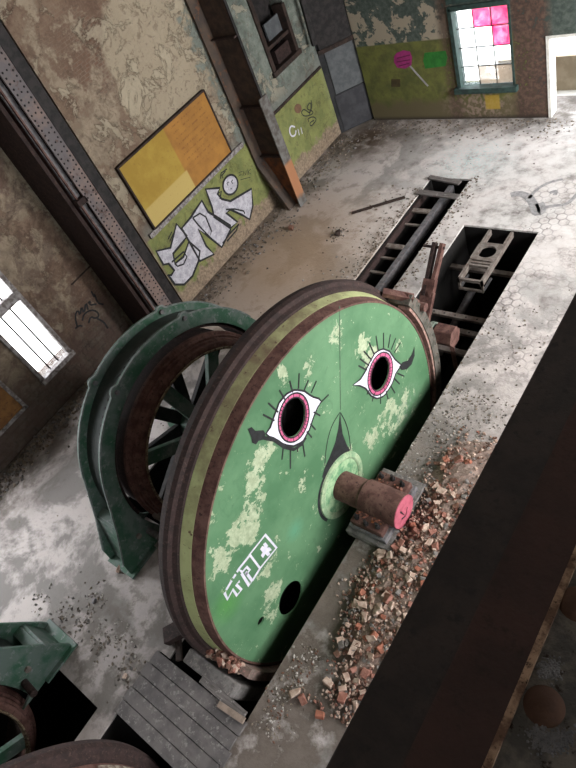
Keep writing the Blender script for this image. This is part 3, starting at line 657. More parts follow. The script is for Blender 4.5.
def far_paint():
    Y = YF - .004; t = thing('painted_sign', (-10.9, YF, 1.6), 'magenta octagon spray painted with a pale handle on the far wall', 'graffiti')
    off = (376, 0); sc = 2.88
    MB().prism(pmap([(60, 152), (78, 145), (98, 148), (104, 165), (102, 188), (84, 198), (62, 195), (52, 180), (52, 162)], 1, Y, off, sc), (0, -.003, 0)).build('painted_blob', MT['magenta'], t)
    b = MB()
    for e in ([(60, 168), (98, 158)], [(60, 178), (98, 172)], [(66, 190), (96, 182)]): stroke(b, [v + Vector((0, -.004, 0)) for v in pmap(e, 1, Y, off, sc)], .03, NY)
    b.build('painted_stripes', simple('dark_magenta', (90, 30, 64), (100, 34, 70)), t)
    b = MB(); stroke(b, pmap([(98, 190), (120, 215), (150, 248)], 1, Y, off, sc), .06, NY); b.build('painted_handle', MT['grey_paint'], t)
    tag(MB().prism(pmap([(140, 152), (200, 146), (206, 165), (200, 190), (142, 198), (136, 175)], 1, Y, off, sc), (0, -.003, 0)).build('paint_patch', MT['green_spray']), 'bright green sprayed rectangle on the far wall left of the window', 'graffiti')
    tag(MB().prism(pmap([(44, 228), (70, 228), (70, 250), (44, 250)], 1, Y, off, sc), (0, -.003, 0)).build('wall_hole', simple('mortar_hole', (60, 52, 34), (74, 62, 40))), 'small dark square patch below the magenta octagon on the far wall', 'mark')
    b = MB()
    for e, w in (([(388, 562), (410, 556), (440, 566), (455, 590), (462, 618), (480, 606), (470, 585)], .22), ([(440, 572), (462, 545), (500, 524), (538, 516)], .09), ([(470, 600), (510, 592), (548, 590), (570, 570), (590, 545)], .1), ([(500, 556), (520, 548), (515, 562)], .1)):
        stroke(b, smooth_loop(pmap(e, 2, .003, off, sc), 2, False), w, NZ)
    tag(b.build('floor_graffiti', MT['grey_paint']), 'faded grey spray drawing on the pale floor near the doorway', 'graffiti')
far_paint()

# ------------------------------------------------------------------ the great green wheel
WY, WZ = 3.6, .45; XD = -5.5
def great_wheel():
    t = thing('winding_wheel', (XD - .3, WY, -3.3), 'huge green solid winding wheel painted with two pink and white eyes', 'wheel')
    # disc with real holes, cut as a filled curve
    off = (240, 340); sc = 3.2
    eyeL = ell(171, 248, 64, 37, -79, 40); eyeR = ell(448, 108, 55, 27, -76, 40)
    hole3 = ell(290.3, 598, 18.5, 9.2, -66, 30); hole4 = ell(261, 621, 5.2, 2.2, -60, 16)
    loops = [[(XD, WY + 3.50 * math.cos(a), WZ + 3.50 * math.sin(a)) for a in [2 * PI * i / 160 for i in range(160)]]]
    loops += [[tuple(p) for p in pmap(eyeL, 0, XD, off, sc)], [tuple(p) for p in pmap(eyeR, 0, XD, off, sc)], [tuple(p) for p in pmap(hole3, 0, XD)], [tuple(p) for p in pmap(hole4, 0, XD)]]
    cu = bpy.data.curves.new('disc', 'CURVE'); cu.dimensions = '2D'; cu.fill_mode = 'BOTH'; cu.extrude = .015
    for L in loops:
        sp = cu.splines.new('POLY'); sp.points.add(len(L) - 1); sp.use_cyclic_u = True
        for q, p in zip(sp.points, L): q.co = (p[1], p[2], 0, 1)
    tmp = bpy.data.objects.new('tmp', cu); COL.objects.link(tmp); bpy.context.view_layer.update()
    me = bpy.data.meshes.new_from_object(tmp.evaluated_get(bpy.context.evaluated_depsgraph_get())); bpy.data.objects.remove(tmp)
    me.transform(Matrix(((0, 0, 1, XD - .015), (1, 0, 0, 0), (0, 1, 0, 0), (0, 0, 0, 1))))
    me.materials.clear(); me.materials.append(MT['disc']); me.name = 'disc'
    d = bpy.data.objects.new('disc', me); COL.objects.link(d); d.parent = t; d.matrix_parent_inverse = Matrix.Translation(-wl(t))
    # near-black rear disc added behind, painting the shade seen through the holes
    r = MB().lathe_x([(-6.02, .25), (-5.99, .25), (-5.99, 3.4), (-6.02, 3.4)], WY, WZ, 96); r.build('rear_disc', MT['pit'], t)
    # rim
    MB().lathe_x([(XD - .04, 3.49), (XD + .012, 3.49), (XD + .012, 3.525), (-5.71, 3.57), (-5.71, 3.36), (XD - .04, 3.36)], WY, WZ, 160).build('front_rim', MT['rust'], t)
    MB().lathe_x([(-5.71, 3.40), (-5.71, 3.575), (-5.90, 3.63), (-5.90, 3.40)], WY, WZ, 160).build('brake_band', MT['yellowgreen'], t)
    MB().lathe_x([(-5.90, 3.40), (-5.90, 3.68), (-5.97, 3.72), (-5.99, 3.795), (-6.07, 3.82), (-6.19, 3.80), (-6.19, 3.40)], WY, WZ, 160).build('rear_flange', MT['rust_dark'], t)
    x = XD + .0015
    def flat(name, pts, mat, th=.003, up=0.0, o=off, s=sc):
        p = [v + Vector((up, 0, 0)) for v in pmap(pts, 0, x, o, s)]; return MB().prism(p, (th, 0, 0)).build(name, mat, d)
    def ring(name, outer, inner, mat, up=0.0, th=.004):
        A = [v + Vector((up, 0, 0)) for v in pmap(outer, 0, x, off, sc)]; B = [v + Vector((up, 0, 0)) for v in pmap(inner, 0, x, off, sc)]
        n = len(A); q = Vector((th, 0, 0)); vs = A + B + [v + q for v in A] + [v + q for v in B]; fs = []
        for i in range(n):
            j = (i + 1) % n; fs += [(2 * n + i, 2 * n + j, 3 * n + j, 3 * n + i), (i, j, 2 * n + j, 2 * n + i), (n + i, n + j, 3 * n + j, 3 * n + i)]
        return MB().add(vs, fs).build(name, mat, d)
    # eyes: white almond (as a ring round the hole), pink ring, black lines
    def almond(cx, cy, pts, n=48):
        """resample an outline by angle about the eye's middle"""
        P = [Vector((p[0], p[1], 0)) for p in pts]; P = [Vector(p) for p in P]; out = []
        for i in range(n):
            a = 2 * PI * i / n; d = Vector((math.cos(a), math.sin(a))); best = 0
            for k in range(len(P)):
                p, q = P[k].xy - Vector((cx, cy)), P[(k + 1) % len(P)].xy - Vector((cx, cy)); e = q - p; den = d.x * e.y - d.y * e.x
                if abs(den) < 1e-9: continue
                tt = (p.x * e.y - p.y * e.x) / den; uu = (p.x * d.y - p.y * d.x) / den
                if tt > 0 and -1e-6 <= uu <= 1 + 1e-6: best = max(best, tt)
            out.append((cx + d.x * best, cy + d.y * best))
        return out
    def ellr(cx, cy, a, b, deg, n=48):
        out = []; t0 = math.radians(deg)
        for i in range(n):
            th = 2 * PI * i / n - t0; r = a * b / math.hypot(b * math.cos(th), a * math.sin(th)); out.append((cx + r * math.cos(2 * PI * i / n), cy + r * math.sin(2 * PI * i / n)))
        return out
    AL = [(76, 304), (92, 292), (108, 245), (125, 200), (148, 172), (175, 158), (205, 163), (232, 182), (264, 190), (248, 215), (235, 245), (222, 285), (200, 325), (170, 340), (140, 335), (110, 315)]
    AR = [(352, 144), (378, 136), (398, 105), (415, 70), (432, 40), (455, 27), (478, 36), (495, 62), (516, 80), (498, 106), (486, 140), (462, 178), (440, 188), (420, 180), (402, 155), (380, 145)]
    for side, (cx, cy, al, A1, B1, deg, A0, B0) in (('left', (171, 248, AL, 80, 48, -79, 64, 37)), ('right', (448, 108, AR, 71, 37, -76, 55, 27))):
        o1 = almond(cx, cy, al); o2 = ellr(cx, cy, A1, B1, deg); o3 = ellr(cx, cy, A0, B0, deg)
        ring('eye_white', o1, o2, MT['white_paint']); ring('iris_ring', o2, o3, MT['pink_paint'])
        b = MB(); up = Vector((.005, 0, 0))
        stroke(b, [v + up for v in pmap(o1, 0, x, off, sc)], .035, NX, True)
        stroke(b, [v + up for v in pmap(o2, 0, x, off, sc)], .028, NX, True)
        stroke(b, [v + up for v in pmap(ellr(cx, cy, A0 + 2, B0 + 2, deg), 0, x, off, sc)], .022, NX, True)
        for i in range(0, 48, 2): stroke(b, [v + up for v in pmap([o2[i], o3[i]], 0, x, off, sc)], .012, NX)
        b.build('eye_outline', MT['black_paint'], d)
    lash = [[(112, 352), (142, 368)], [(126, 322), (152, 346)], [(155, 288), (170, 314)], [(182, 264), (190, 294)], [(207, 244), (205, 284)], [(231, 262), (220, 288)], [(252, 264), (238, 296)], [(284, 300), (260, 324)],
            [(262, 355), (244, 345)], [(250, 392), (236, 376)], [(240, 412), (226, 396)], [(222, 462), (216, 426)], [(184, 494), (184, 436)], [(162, 470), (166, 432)], [(203, 450), (203, 430)],
            [(362, 224), (384, 236)], [(366, 206), (390, 224)], [(376, 186), (397, 210)], [(390, 164), (404, 196)], [(408, 146), (414, 186)], [(428, 138), (428, 180)], [(446, 142), (440, 178)], [(460, 152), (448, 182)], [(472, 164), (456, 190)],
            [(470, 272), (456, 258)], [(482, 252), (464, 244)], [(458, 296), (446, 276)], [(440, 312), (434, 290)], [(420, 324), (420, 300)], [(398, 318), (404, 296)], [(384, 300), (392, 284)]]
    for e in lash:
        b = MB(); stroke(b, [v + Vector((.003, 0, 0)) for v in pmap(e, 0, x, (220, 280), 2.618)], .03, NX); b.build('eyelash', MT['black_paint'], d)
    flat('eye_tail', [(24, 284), (36, 278), (48, 290), (74, 288), (80, 300), (76, 318), (58, 322), (50, 334), (38, 328), (36, 312)], MT['black_paint'], up=.006)
    flat('eye_tail', [(508, 86), (520, 70), (536, 66), (550, 44), (557, 22), (558, 50), (548, 78), (532, 94), (516, 96)], MT['black_paint'], up=.006)
    b = MB(); stroke(b, [v + Vector((.006, 0, 0)) for v in pmap([(72, 312), (110, 320), (140, 342), (172, 350), (196, 334), (210, 312)], 0, x, off, sc)], .06, NX); b.build('lower_lid', MT['black_paint'], d)
    # seam and nose
    b = MB(); stroke(b, pmap([(339.5, 306), (340.5, 410)], 0, x), .022, NX); b.build('seam', simple('seam_grey', (62, 82, 64), (76, 96, 78), 9, .7, 0, bump=0), d)
    b = MB()
    for e in ([(319, 232), (296, 268), (282, 310), (274, 360), (271, 402)], [(321, 232), (338, 262), (349, 300), (354, 350)]): stroke(b, smooth_loop(pmap(e, 0, x, off, sc), 2, False), .02, NX)
    b.build('nose_outline', MT['black_paint'], d)
    flat('nose', [(320, 232), (315, 280), (304, 330), (286, 376), (270, 412), (262, 440), (285, 440), (330, 380), (352, 352), (340, 332), (328, 300), (323, 262)], MT['black_paint'], up=.001)
    # white stencil tag low on the disc
    off2 = (200, 520); s2 = 5.76; b = MB()
    W = lambda e: [v + Vector((.002, 0, 0)) for v in pmap(e, 0, x, off2, s2)]
    stroke(b, W([(375, 85), (440, 160), (345, 278), (285, 198)]), .052, NX, True)
    for e in ([(288, 200), (222, 282), (242, 300), (268, 270), (286, 288), (262, 316)], [(262, 300), (300, 350), (282, 378), (238, 306)], [(300, 350), (345, 278)], [(222, 282), (212, 300)], [(205, 312), (190, 335)], [(182, 348), (150, 402)], [(140, 418), (158, 456), (188, 400), (212, 434), (238, 402), (208, 372), (228, 352)]):
        stroke(b, W(e), .052, NX)
    b.prism(W([(345, 168), (358, 148), (372, 156), (362, 140), (376, 128), (392, 148), (384, 158), (402, 158), (412, 172), (396, 182), (404, 196), (388, 208), (376, 194), (362, 218), (350, 204), (360, 186)]), (.003, 0, 0))
    b.build('stencil_tag', MT['white_paint'], d)
    # hub boss
    MB().lathe_x([(XD, .24), (XD, .55), (XD + .02, .55), (XD + .02, .24)], WY, WZ, 64).build('hub_plate', MT['green_hub'], t)
    MB().lathe_x([(XD, .54), (XD, .68), (XD + .035, .67), (XD + .045, .58), (XD + .03, .54)], WY, WZ, 64).build('hub_ring', simple('pale_ring_paint', (120, 148, 116), (158, 172, 140), 5, .6, 0, (96, 130, 98)), t)
    MB().lathe_x([(XD + .001, .68), (XD + .001, .74), (XD + .006, .74), (XD + .006, .68)], WY, WZ, 64, .75, 3.5).build('hub_black_arc', MT['black_paint'], t)  # black painted arc of the nose hugging the hub ring
    s = MB(); c = lambda X: (X, WY, WZ)
    s.cyl(c(-7.2), c(-4.98), .29, n=40).cyl(c(-4.98), c(-4.92), .29, .33, n=40).cyl(c(-4.92), c(-4.16), .325, n=40); sh = s.build('shaft', MT['rust'], t)
    e = MB().cyl(c(-4.16), c(-4.145), .32, n=40); e.build('shaft_end', MT['pink_end'], sh)['label'] = 'pink painted shaft end'
    b = MB(); xe = -4.144
    for q in ([(-.08, .14), (-.02, -.08)], [(-.12, -.06), (.0, -.14), (.12, -.02)]): stroke(b, [(xe, WY + a, WZ + z) for a, z in q], .04, NX, taper=True)
    b.build('shaft_marks', MT['black_paint'], sh)
great_wheel()

# bearing under the shaft end
def bearing():
    t = thing('shaft_bearing', (-4.6, WY, 0), 'rusty shaft bearing with studs on a grey block beside the brick rubble', 'bearing')
    MB().box(-5.08, -4.16, WY - .68, WY + .78, 0.0, .18).build('foundation_block', MT['concrete_curb'], t, .02)
    MB().box(-5.02, -4.24, WY - .60, WY + .62, .16, .30).build('base_plate', MT['iron'], t, .015)
    bp = [c_ for c_ in t.children if c_.name.startswith('base_plate')][0]
    MB().box(-4.96, -4.30, WY - .56, WY - .31, .30, .46).build('housing', MT['rust'], t, .02); MB().box(-4.96, -4.30, WY + .31, WY + .58, .30, .46).build('housing', MT['rust'], t, .02)
    MB().lathe_x([(-4.95, .305), (-4.95, .37), (-4.33, .37), (-4.33, .305)], WY, WZ, 32, PI, 2 * PI).build('bearing_shell', MT['rust_orange'], t)
    for (x, y) in ((-4.86, -.46), (-4.42, -.46), (-4.86, .46), (-4.42, .46), (-4.64, .5), (-4.64, -.5)):
        MB().cyl((x, WY + y, .44), (x, WY + y, .60), .028, n=10).cyl((x, WY + y, .46), (x, WY + y, .50), .05, n=6, smooth=False).build('stud', MT['iron_black'], bp)
bearing()

# ------------------------------------------------------------------ spoked drum and brake arches (one set per machine)
def drum_wheel(yc, label, spokes=8, rot=.2, x0=-9.0):
    t = thing('spoked_drum', (-9.0, yc, -2), label, 'wheel', 'spoked rope drums')
    # stepped rusty rim
    MB().lathe_x([(-9.95, 2.05), (-9.95, 2.16), (-9.25, 2.16), (-9.25, 2.05)], yc, WZ, 120).build('drum_shell', MT['rust_dark'], t)
    MB().lathe_x([(-9.25, 2.0), (-9.25, 2.24), (-9.17, 2.24), (-9.15, 2.18), (-9.08, 2.17), (-9.08, 2.13), (-9.02, 2.12), (-9.0, 2.08), (-8.93, 2.07), (-8.91, 2.02), (-8.91, 1.94), (-9.0, 1.94), (-9.05, 1.98)], yc, WZ, 120).build('stepped_rim', MT['rust'], t)
    MB().lathe_x([(-8.98, 1.90), (-8.98, 1.96), (-8.87, 1.96), (-8.87, 1.93), (-8.92, 1.90)], yc, WZ, 120).build('inner_ring', simple('flaking_pale_ring', (128, 114, 92), (74, 56, 48), 9, .8, 0, (176, 168, 138)), t)
    for plane, rr in ((-9.0, rot), (-9.8, rot + .3)):
        for k in range(spokes):
            a = rr + 2 * PI * k / spokes; c, s = math.cos(a), math.sin(a)
            MB().bar((plane, yc + c * .3, WZ + s * .3), (plane, yc + c * 1.9, WZ + s * 1.97), .30, .12, (1, 0, 0)).build('spoke', MT['green_dark'] if plane > -9.5 else MT['iron_black'], t, .01)  # rear spokes coloured black to stand in for shade inside the drum
    MB().cyl((-10.2, yc, WZ), (-8.8, yc, WZ), .36, n=40).build('hub', MT['green_dark'], t, .02)
    return t
def arch_outline(yc, r0, r1, foot, bb=(66.5, 112), zf=0.0):
    P = []
    N = 60
    a0 = math.radians(23); a1 = math.radians(157)
    bumps = [math.radians(b) for b in bb]
    for i in range(N * 2 + 1):
        a = a0 + (a1 - a0) * i / (N * 2); r = r1
        for b in bumps: r += .08 * math.exp(-((a - b) / .035) ** 4)
        P.append((math.cos(a) * r, math.sin(a) * r))
    L = P[:]
    # left foot: flare out to the toe, along the ground, back up to the inner curve
    B = zf - WZ; L += [(-r1 - .2, .15), (-foot + .05, B * .6), (-foot, B), (-r0 + .3, B)]
    a2 = math.asin(max(-.9, (B + .12) / r0))
    for i in range(N + 1):
        a = (PI - a2) + ((a2) - (PI - a2)) * i / N; L.append((math.cos(a) * r0, math.sin(a) * r0))
    L += [(r0 - .3, B), (foot, B), (foot - .05, B * .6), (r1 + .2, .15)]
    return [(yc + p[0], WZ + p[1]) for p in L]
MT['bead'] = simple('worn_edge', (122, 128, 126), (92, 102, 98), 6, .6)
def brake_arch(yc, label, xs=(-9.3, -10.04), r0=2.40, r1=2.74, bb=(66.5, 112), zf=0.0, foot=3.32):
    t = thing('brake_arch', (-9.67, yc, 0), label, 'machine frame', 'green cast brake arches')
    for k, X in enumerate(xs):
        o = arch_outline(yc, r0, r1, foot, bb, zf)
        w = MB().prism([(X, a, b) for a, b in o], (-.07, 0, 0)); ap = w.build('arch_plate', MT['green_dark'], t, .012)
        # raised worn edge
        for i, ang in enumerate(bb):
            a = math.radians(ang); r = r1 - .05
            MB().cyl((X, yc + math.cos(a) * r, WZ + math.sin(a) * r), (X + .05, yc + math.cos(a) * r, WZ + math.sin(a) * r), .05, n=16).build('bolt', MT['iron'], ap)
        e = MB()
        stroke(e, [(X, p_[0], p_[1]) for p_ in o[:123]], .035, NX, t=.015); e.build('edge_bead', MT['bead'], ap)
    # row of rivets and the plate between
    m = MB().lathe_x([(xs[1], r1 - .24), (xs[0] - .07, r1 - .24), (xs[0] - .07, r1 - .18), (xs[1], r1 - .18)], yc, WZ, 96, math.radians(4), math.radians(176))
    for i in range(44):
        a = math.radians(6 + i * 3.95); c = Vector((0, math.cos(a), math.sin(a))); m.mat(1).dome(Vector((xs[0] - .3, yc, WZ)) + c * (r1 - .18), c, .036, seg=6)
    m.build('spacer_plate', [simple('arch_inner_paint', (44, 54, 52), (58, 64, 62), 4, .6), MT['iron_black']], t)
    for sgn in (-1, 1):
        z1 = WZ + .12; y = yc + sgn * (r1 + .14)
        MB().prism([(xs[1], y, z1), (xs[1], y + sgn * .05, z1), (xs[1], yc + sgn * (foot - .12), zf), (xs[1], yc + sgn * (foot - .2), zf)], (xs[0] - xs[1] - .07, 0, 0)).build('cross_web', MT['green_dark'], t)
        MB().box(xs[1] - .07, xs[0] + .1, *sorted((yc + sgn * (foot - .75), yc + sgn * (foot + .06))), zf, zf + .05).build('foot_plate', MT['green_dark'], t)
        MB().box(xs[1] - .02, xs[0] - .05, *sorted((y - sgn * .2, y)), z1, z1 + .06).build('shelf_plate', MT['green_dark'], t)
        MB().cyl((xs[0], yc + sgn * 2.72, zf + .62), (xs[0] + .05, yc + sgn * 2.72, zf + .62), .06, n=16).build('bolt', MT['iron_pale'], t)
        MB().cyl((xs[0] - .1, yc + sgn * 2.5, zf + .45), (xs[0] + .4, yc + sgn * 2.5, zf + .5), .07, n=16).build('pin', MT['iron'] if r1 < 3 and sgn < 0 else MT['rust_dark'], t)
        lo, hi = ((PI * .72, PI * 1.02) if sgn < 0 else (PI * -.02, PI * .40))
        MB().lathe_x([(xs[1], 2.31), (xs[0] - .1, 2.31), (xs[0] - .1, 2.41), (xs[1], 2.41)], yc, WZ, 40, lo, hi).build('brake_shoe', MT['rust_dark'], t)
    if r1 < 3: MB().bar((-9.2, yc - 2.1, .12), (-8.75, yc - 2.05, -.05), .30, .18).build('shoe_block', MT['iron_pale'], t)
    return t
dw = drum_wheel(3.6, 'rusty rimmed spoked drum behind the great green wheel with eyes', rot=math.radians(10.7))
ba = brake_arch(3.6, 'tall dark green double arch over the drum behind the green wheel', zf=-.62, foot=3.42)
# the first machine's arch and drum are slightly smaller than the pattern and stand a little nearer the middle of the hall
ba.location = (-9.09, 3.384, .6); ba.scale = (.94, .94, .94)
dw.location = (-8.46, 3.384, -1.28); dw.scale = (.94, .94, .94)
drum_wheel(-4.9, 'dark spoked drum at the bottom left corner under a green frame')
brake_arch(-4.9, 'dark green cast frame at the bottom left corner beside the dark pit', (-8.9, -9.75), 2.36, 3.0, (), 0.0, 3.42)

def second_rim():
    yc = -5.72
    t = thing('rusty_rim_wheel', (-6.1, yc, -3.3), 'dark rusty wheel rim at the bottom edge of the picture', 'wheel')
    MB().lathe_x([(-5.490, 3.3), (-5.490, 3.46), (-5.570, 3.52), (-5.770, 3.56), (-5.770, 3.3)], yc, WZ, 160).build('front_rim', MT['rust_dark'], t)
    MB().lathe_x([(-5.770, 3.3), (-5.770, 3.565), (-5.970, 3.61), (-5.970, 3.3)], yc, WZ, 160).build('brake_band', MT['rust'], t)
    MB().lathe_x([(-5.970, 3.3), (-5.970, 3.68), (-6.040, 3.72), (-6.060, 3.795), (-6.140, 3.82), (-6.250, 3.80), (-6.250, 3.3)], yc, WZ, 160).build('rear_flange', MT['rust_dark'], t)
    MB().lathe_x([(-5.930, 3.602), (-5.840, 3.582), (-5.840, 3.59), (-5.930, 3.61)], yc, WZ, 60, math.radians(-14), math.radians(14)).build('chalky_streak', simple('chalky_streak', (150, 142, 130), (96, 80, 72), 9, .8), t)
    MB().lathe_x([(-5.670, .2), (-5.640, .2), (-5.640, 3.31), (-5.670, 3.31)], yc, WZ, 128).build('web', MT['iron_black'], t)
    MB().cyl((-8.2, yc, WZ), (-4.6, yc, WZ), .30, n=32).build('shaft', MT['rust'], t)
second_rim()

# ------------------------------------------------------------------ brake shoe at the far end of the wheel, lever, roller
def far_brake():
    t = thing('wheel_brake', (-5.7, 7.4, -.6), 'grey green brake bracket with rusty top hugging the right edge of the green wheel', 'brake')
    MB().lathe_x([(-5.72, 3.62), (-5.46, 3.62), (-5.46, 3.68), (-5.72, 3.68)], WY, WZ, 40, math.radians(-32), math.radians(24)).build('brake_lining', simple('pinkish_lining', (150, 118, 108), (112, 92, 84), 9, .9), t)
    m = MB().lathe_x([(-5.9, 3.68), (-5.44, 3.68), (-5.44, 3.90), (-5.9, 3.90)], WY, WZ, 40, math.radians(-30), math.radians(26))
    for i in range(12):
        a = math.radians(-26 + i * 4.2); m.dome((-5.44, WY + math.cos(a) * 3.84, WZ + math.sin(a) * 3.84), (1, 0, 0), .03)
    m.build('brake_beam', simple('mossy_grey_iron', (60, 60, 54), (88, 84, 78), 6, .8, 0, (94, 72, 60)), t)
    a = math.radians(30)
    m = MB()
    m.bar((-5.95, WY + 3.3, WZ + 1.85), (-5.45, WY + 3.52, WZ + 1.6), .16, .10).bar((-5.6, WY + 3.45, WZ + 1.7), (-5.6, WY + 3.72, WZ + 1.25), .2, .12).cyl((-5.7, WY + 3.7, WZ + 1.2), (-5.35, WY + 3.7, WZ + 1.2), .09, n=14); m.build('top_bracket', MT['rust'], t)
far_brake()
def lever():
    X = -6.35; a = at(422, 326, 0, X); b = at(439, 243, 0, X); c = at(428, 292, 0, X)
    t = thing('brake_lever', (X, a.y, a.z), 'rusty forked brake lever rising from the pit beyond the green wheel', 'lever')
    d = (b - a).normalized(); low = a - d * .8
    MB().bar(low, c, .34, .12, (0, -1, .5)).build('arm', MT['rust'], t, .01)
    for s in (-.095, .095): MB().bar(c + Vector((s * .8, 0, 0)) - d * .1, b + Vector((s, 0, 0)), .085, .16, (0, -1, .5)).build('fork', MT['rust_dark'] if s < 0 else MT['rust'], t)
    MB().bar(c, c + d * .3, .30, .14, (0, -1, .5)).build('fork_root', MT['rust'], t)
    MB().cyl(b - d * .1 + Vector((-.36, 0, 0)), b - d * .1 + Vector((.16, 0, 0)), .035, n=12).build('pin', MT['rust_dark'], t)
lever()
def roller():
    c = at(455, 337, 0, -5.2); t = thing('hexagonal_shaft_end', (-5.5, c.y, c.z - .3), 'rusty hexagonal shaft end over the dark pit right of the wheel', 'shaft')
    MB().cyl((-5.62, c.y, c.z), (-5.2, c.y, c.z), .25, .25, n=6, smooth=False).build('hex_head', MT['rust'], t, .02)
    MB().cyl((-6.1, c.y, c.z), (-5.60, c.y, c.z), .19, n=24).build('collar', MT['iron_black'], t)
    MB().cyl((-5.78, c.y, c.z), (-5.68, c.y, c.z), .24, n=24).build('green_collar', simple('grey_green_collar', (96, 108, 98), (120, 126, 116)), t)
    MB().cyl((-6.84, c.y, c.z), (-6.0, c.y, c.z), .12, n=16).build('shaft', MT['rust_dark'], t)
    MB().bar((-5.35, c.y + .05, c.z - .15), (-5.3, c.y - .1, c.z - 1.6), .09, .06).build('hanging_rod', MT['rust'], t)
roller()

# ------------------------------------------------------------------ things in the open pits
def pit_frame():
    z = -.06
    f = lambda x, y: at(x, y, 2, z)
    t = thing('hanging_frame', (-6.1, 11, z), 'narrow steel frame with a round hole hanging over the square pit', 'frame')
    xL, xR, y0 = -6.16, -5.52, 9.9; c = f(486, 252); cy = c.y; xm = (xL + xR) / 2
    MB().box(xL, xL + .07, y0, 11.77, z - .16, z).build('side_rail', MT['iron_pale'], t); MB().box(xR - .07, xR, y0, 11.77, z - .16, z).build('side_rail', MT['iron_pale'], t)
    for y in (y0, y0 + .52, y0 + .62): MB().box(xL + .07, xR - .07, y, y + .06, z - .08, z).build('cross_bar', MT['iron_pale'], t)
    MB().box(xL, xR, y0 - .01, y0 + .04, z - .36, z - .30).build('lower_bar', MT['iron_pale'], t)
    for xx in (xL, xR - .05): MB().box(xx, xx + .05, y0, y0 + .05, z - .36, z).build('hanger', MT['iron_pale'], t); MB().box(xx, xx + .05, y0, y0 + .5, z - .36, z - .31).build('lower_rail', MT['iron'], t)
    ring = MB(); n = 32; R0 = .22; o = []; i_ = []
    for k in range(n):
        a = 2 * PI * (k + .5) / n; cc, ss = math.cos(a), math.sin(a); q = .325 / max(abs(cc), abs(ss)); o.append((xm + cc * q, cy + ss * q)); i_.append((xm + cc * R0, cy + ss * R0))
    vs = [(x, y, z + .02) for x, y in o + i_] + [(x, y, z - .04) for x, y in o + i_]; fs = []
    for k in range(n):
        j = (k + 1) % n; fs += [(k, j, n + j, n + k), (2 * n + k, 3 * n + k, 3 * n + j, 2 * n + j), (k, 2 * n + k, 2 * n + j, j), (n + k, n + j, 3 * n + j, 3 * n + k)]
    ring.add(vs, fs).build('round_hole_plate', MT['iron_pale'], t)
pit_frame()
for (pa, pb, lab) in (((445.5, 263.5), (513, 275), 'steel crossbar spanning the square pit under the holed frame'), ((434, 311), (485, 321), 'upper of two perforated steel bars across the pit near the hexagonal shaft'), ((433, 325), (480, 335), 'lower of two perforated steel bars across the pit near the hexagonal shaft'), ((440, 347), (470, 354), 'short steel bar across the pit just below the hexagonal shaft')):
    a = at(*pa, 2, -.55); y = (a.y + at(*pb, 2, -.55).y) / 2; z = -.55
    m = MB().box(-6.84, -4.9, y - .07, y + .07, z - .08, z)
    if 'perforated' in lab:
        for k in range(6): m.mat(1).cyl((-6.5 + k * .28, y, z), (-6.5 + k * .28, y, z + .003), .025, n=8)
    tag(m.build('pit_crossbar', [MT['iron_pale'], MT['iron_black']]), lab, 'bar', 'steel bars across the square pit')
# debris chute bar leaning in the dark of the pit
tag(MB().cyl((-6.5, 8.9, -1.9), (-6.1, 10.4, -.9), .1, n=12).build('pit_pipe', MT['iron']), 'dim grey pipe lying slanted deep in the square pit', 'pipe')

def trench():
    # long beam lying in the narrow trench
    za = -.12; a = at(456, 185, 2, za); b = at(393, 283, 2, za)
    tag(MB().box(-8.13, -7.97, 6.5, 13.55, za - .3, za).build('trench_beam', MT['iron'], bevel=.015), 'long grey steel beam lying lengthwise in the narrow trench', 'beam')
    tag(MB().box(-8.74, -8.66, 6.5, 13.3, -.30, -.10).build('trench_rail', MT['rust_dark'], bevel=.01), 'rusty brown rail along the left side of the narrow trench', 'rail')
    ys = [at(400, 213, 2, -.2).y]
    data = [((418, 210), -.10, .16, 'pale flat crossbar in the trench, third from the far end'), ((410, 224), -.2, .07, 'thin crossbar in the trench just nearer than the third one'), ((396, 246), -.10, .16, 'wide pale crossbar halfway along the narrow trench'), ((384, 257), -.2, .07, 'thin crossbar in the trench between the wide one and the wheel'), ((378, 272), -.2, .07, 'crossbar in the trench nearest the green wheel')]
    for (q, z, w, lab) in data:
        p = at(*q, 2, z); tag(MB().box(-8.66, -8.13, p.y - w / 2, p.y + w / 2, z - .05, z).build('trench_crossbar', MT['iron_pale']), lab, 'bar', 'crossbars of the narrow trench')
    # two planks over the far end
    for (pa, pb, w, lab) in (((418, 192), (458, 197), .20, 'grey plank laid across the narrow trench, nearer of two'), ((429, 177), (460, 183), .16, 'grey plank across the far end of the narrow trench')):
        a = at(*pa, 2, .05); b = at(*pb, 2, .05)
        tag(MB().bar(a, b, w, .05).build('trench_plank', MT['wood_grey'], bevel=.005), lab, 'plank', 'planks across the narrow trench')
trench()
a = at(352, 213, 2, .03); b = at(405, 197, 2, .05)
tag(MB().bar(a, b, .08, .05).build('long_stick', MT['wood_dark']), 'thin dark stick lying on the floor left of the narrow trench', 'stick')

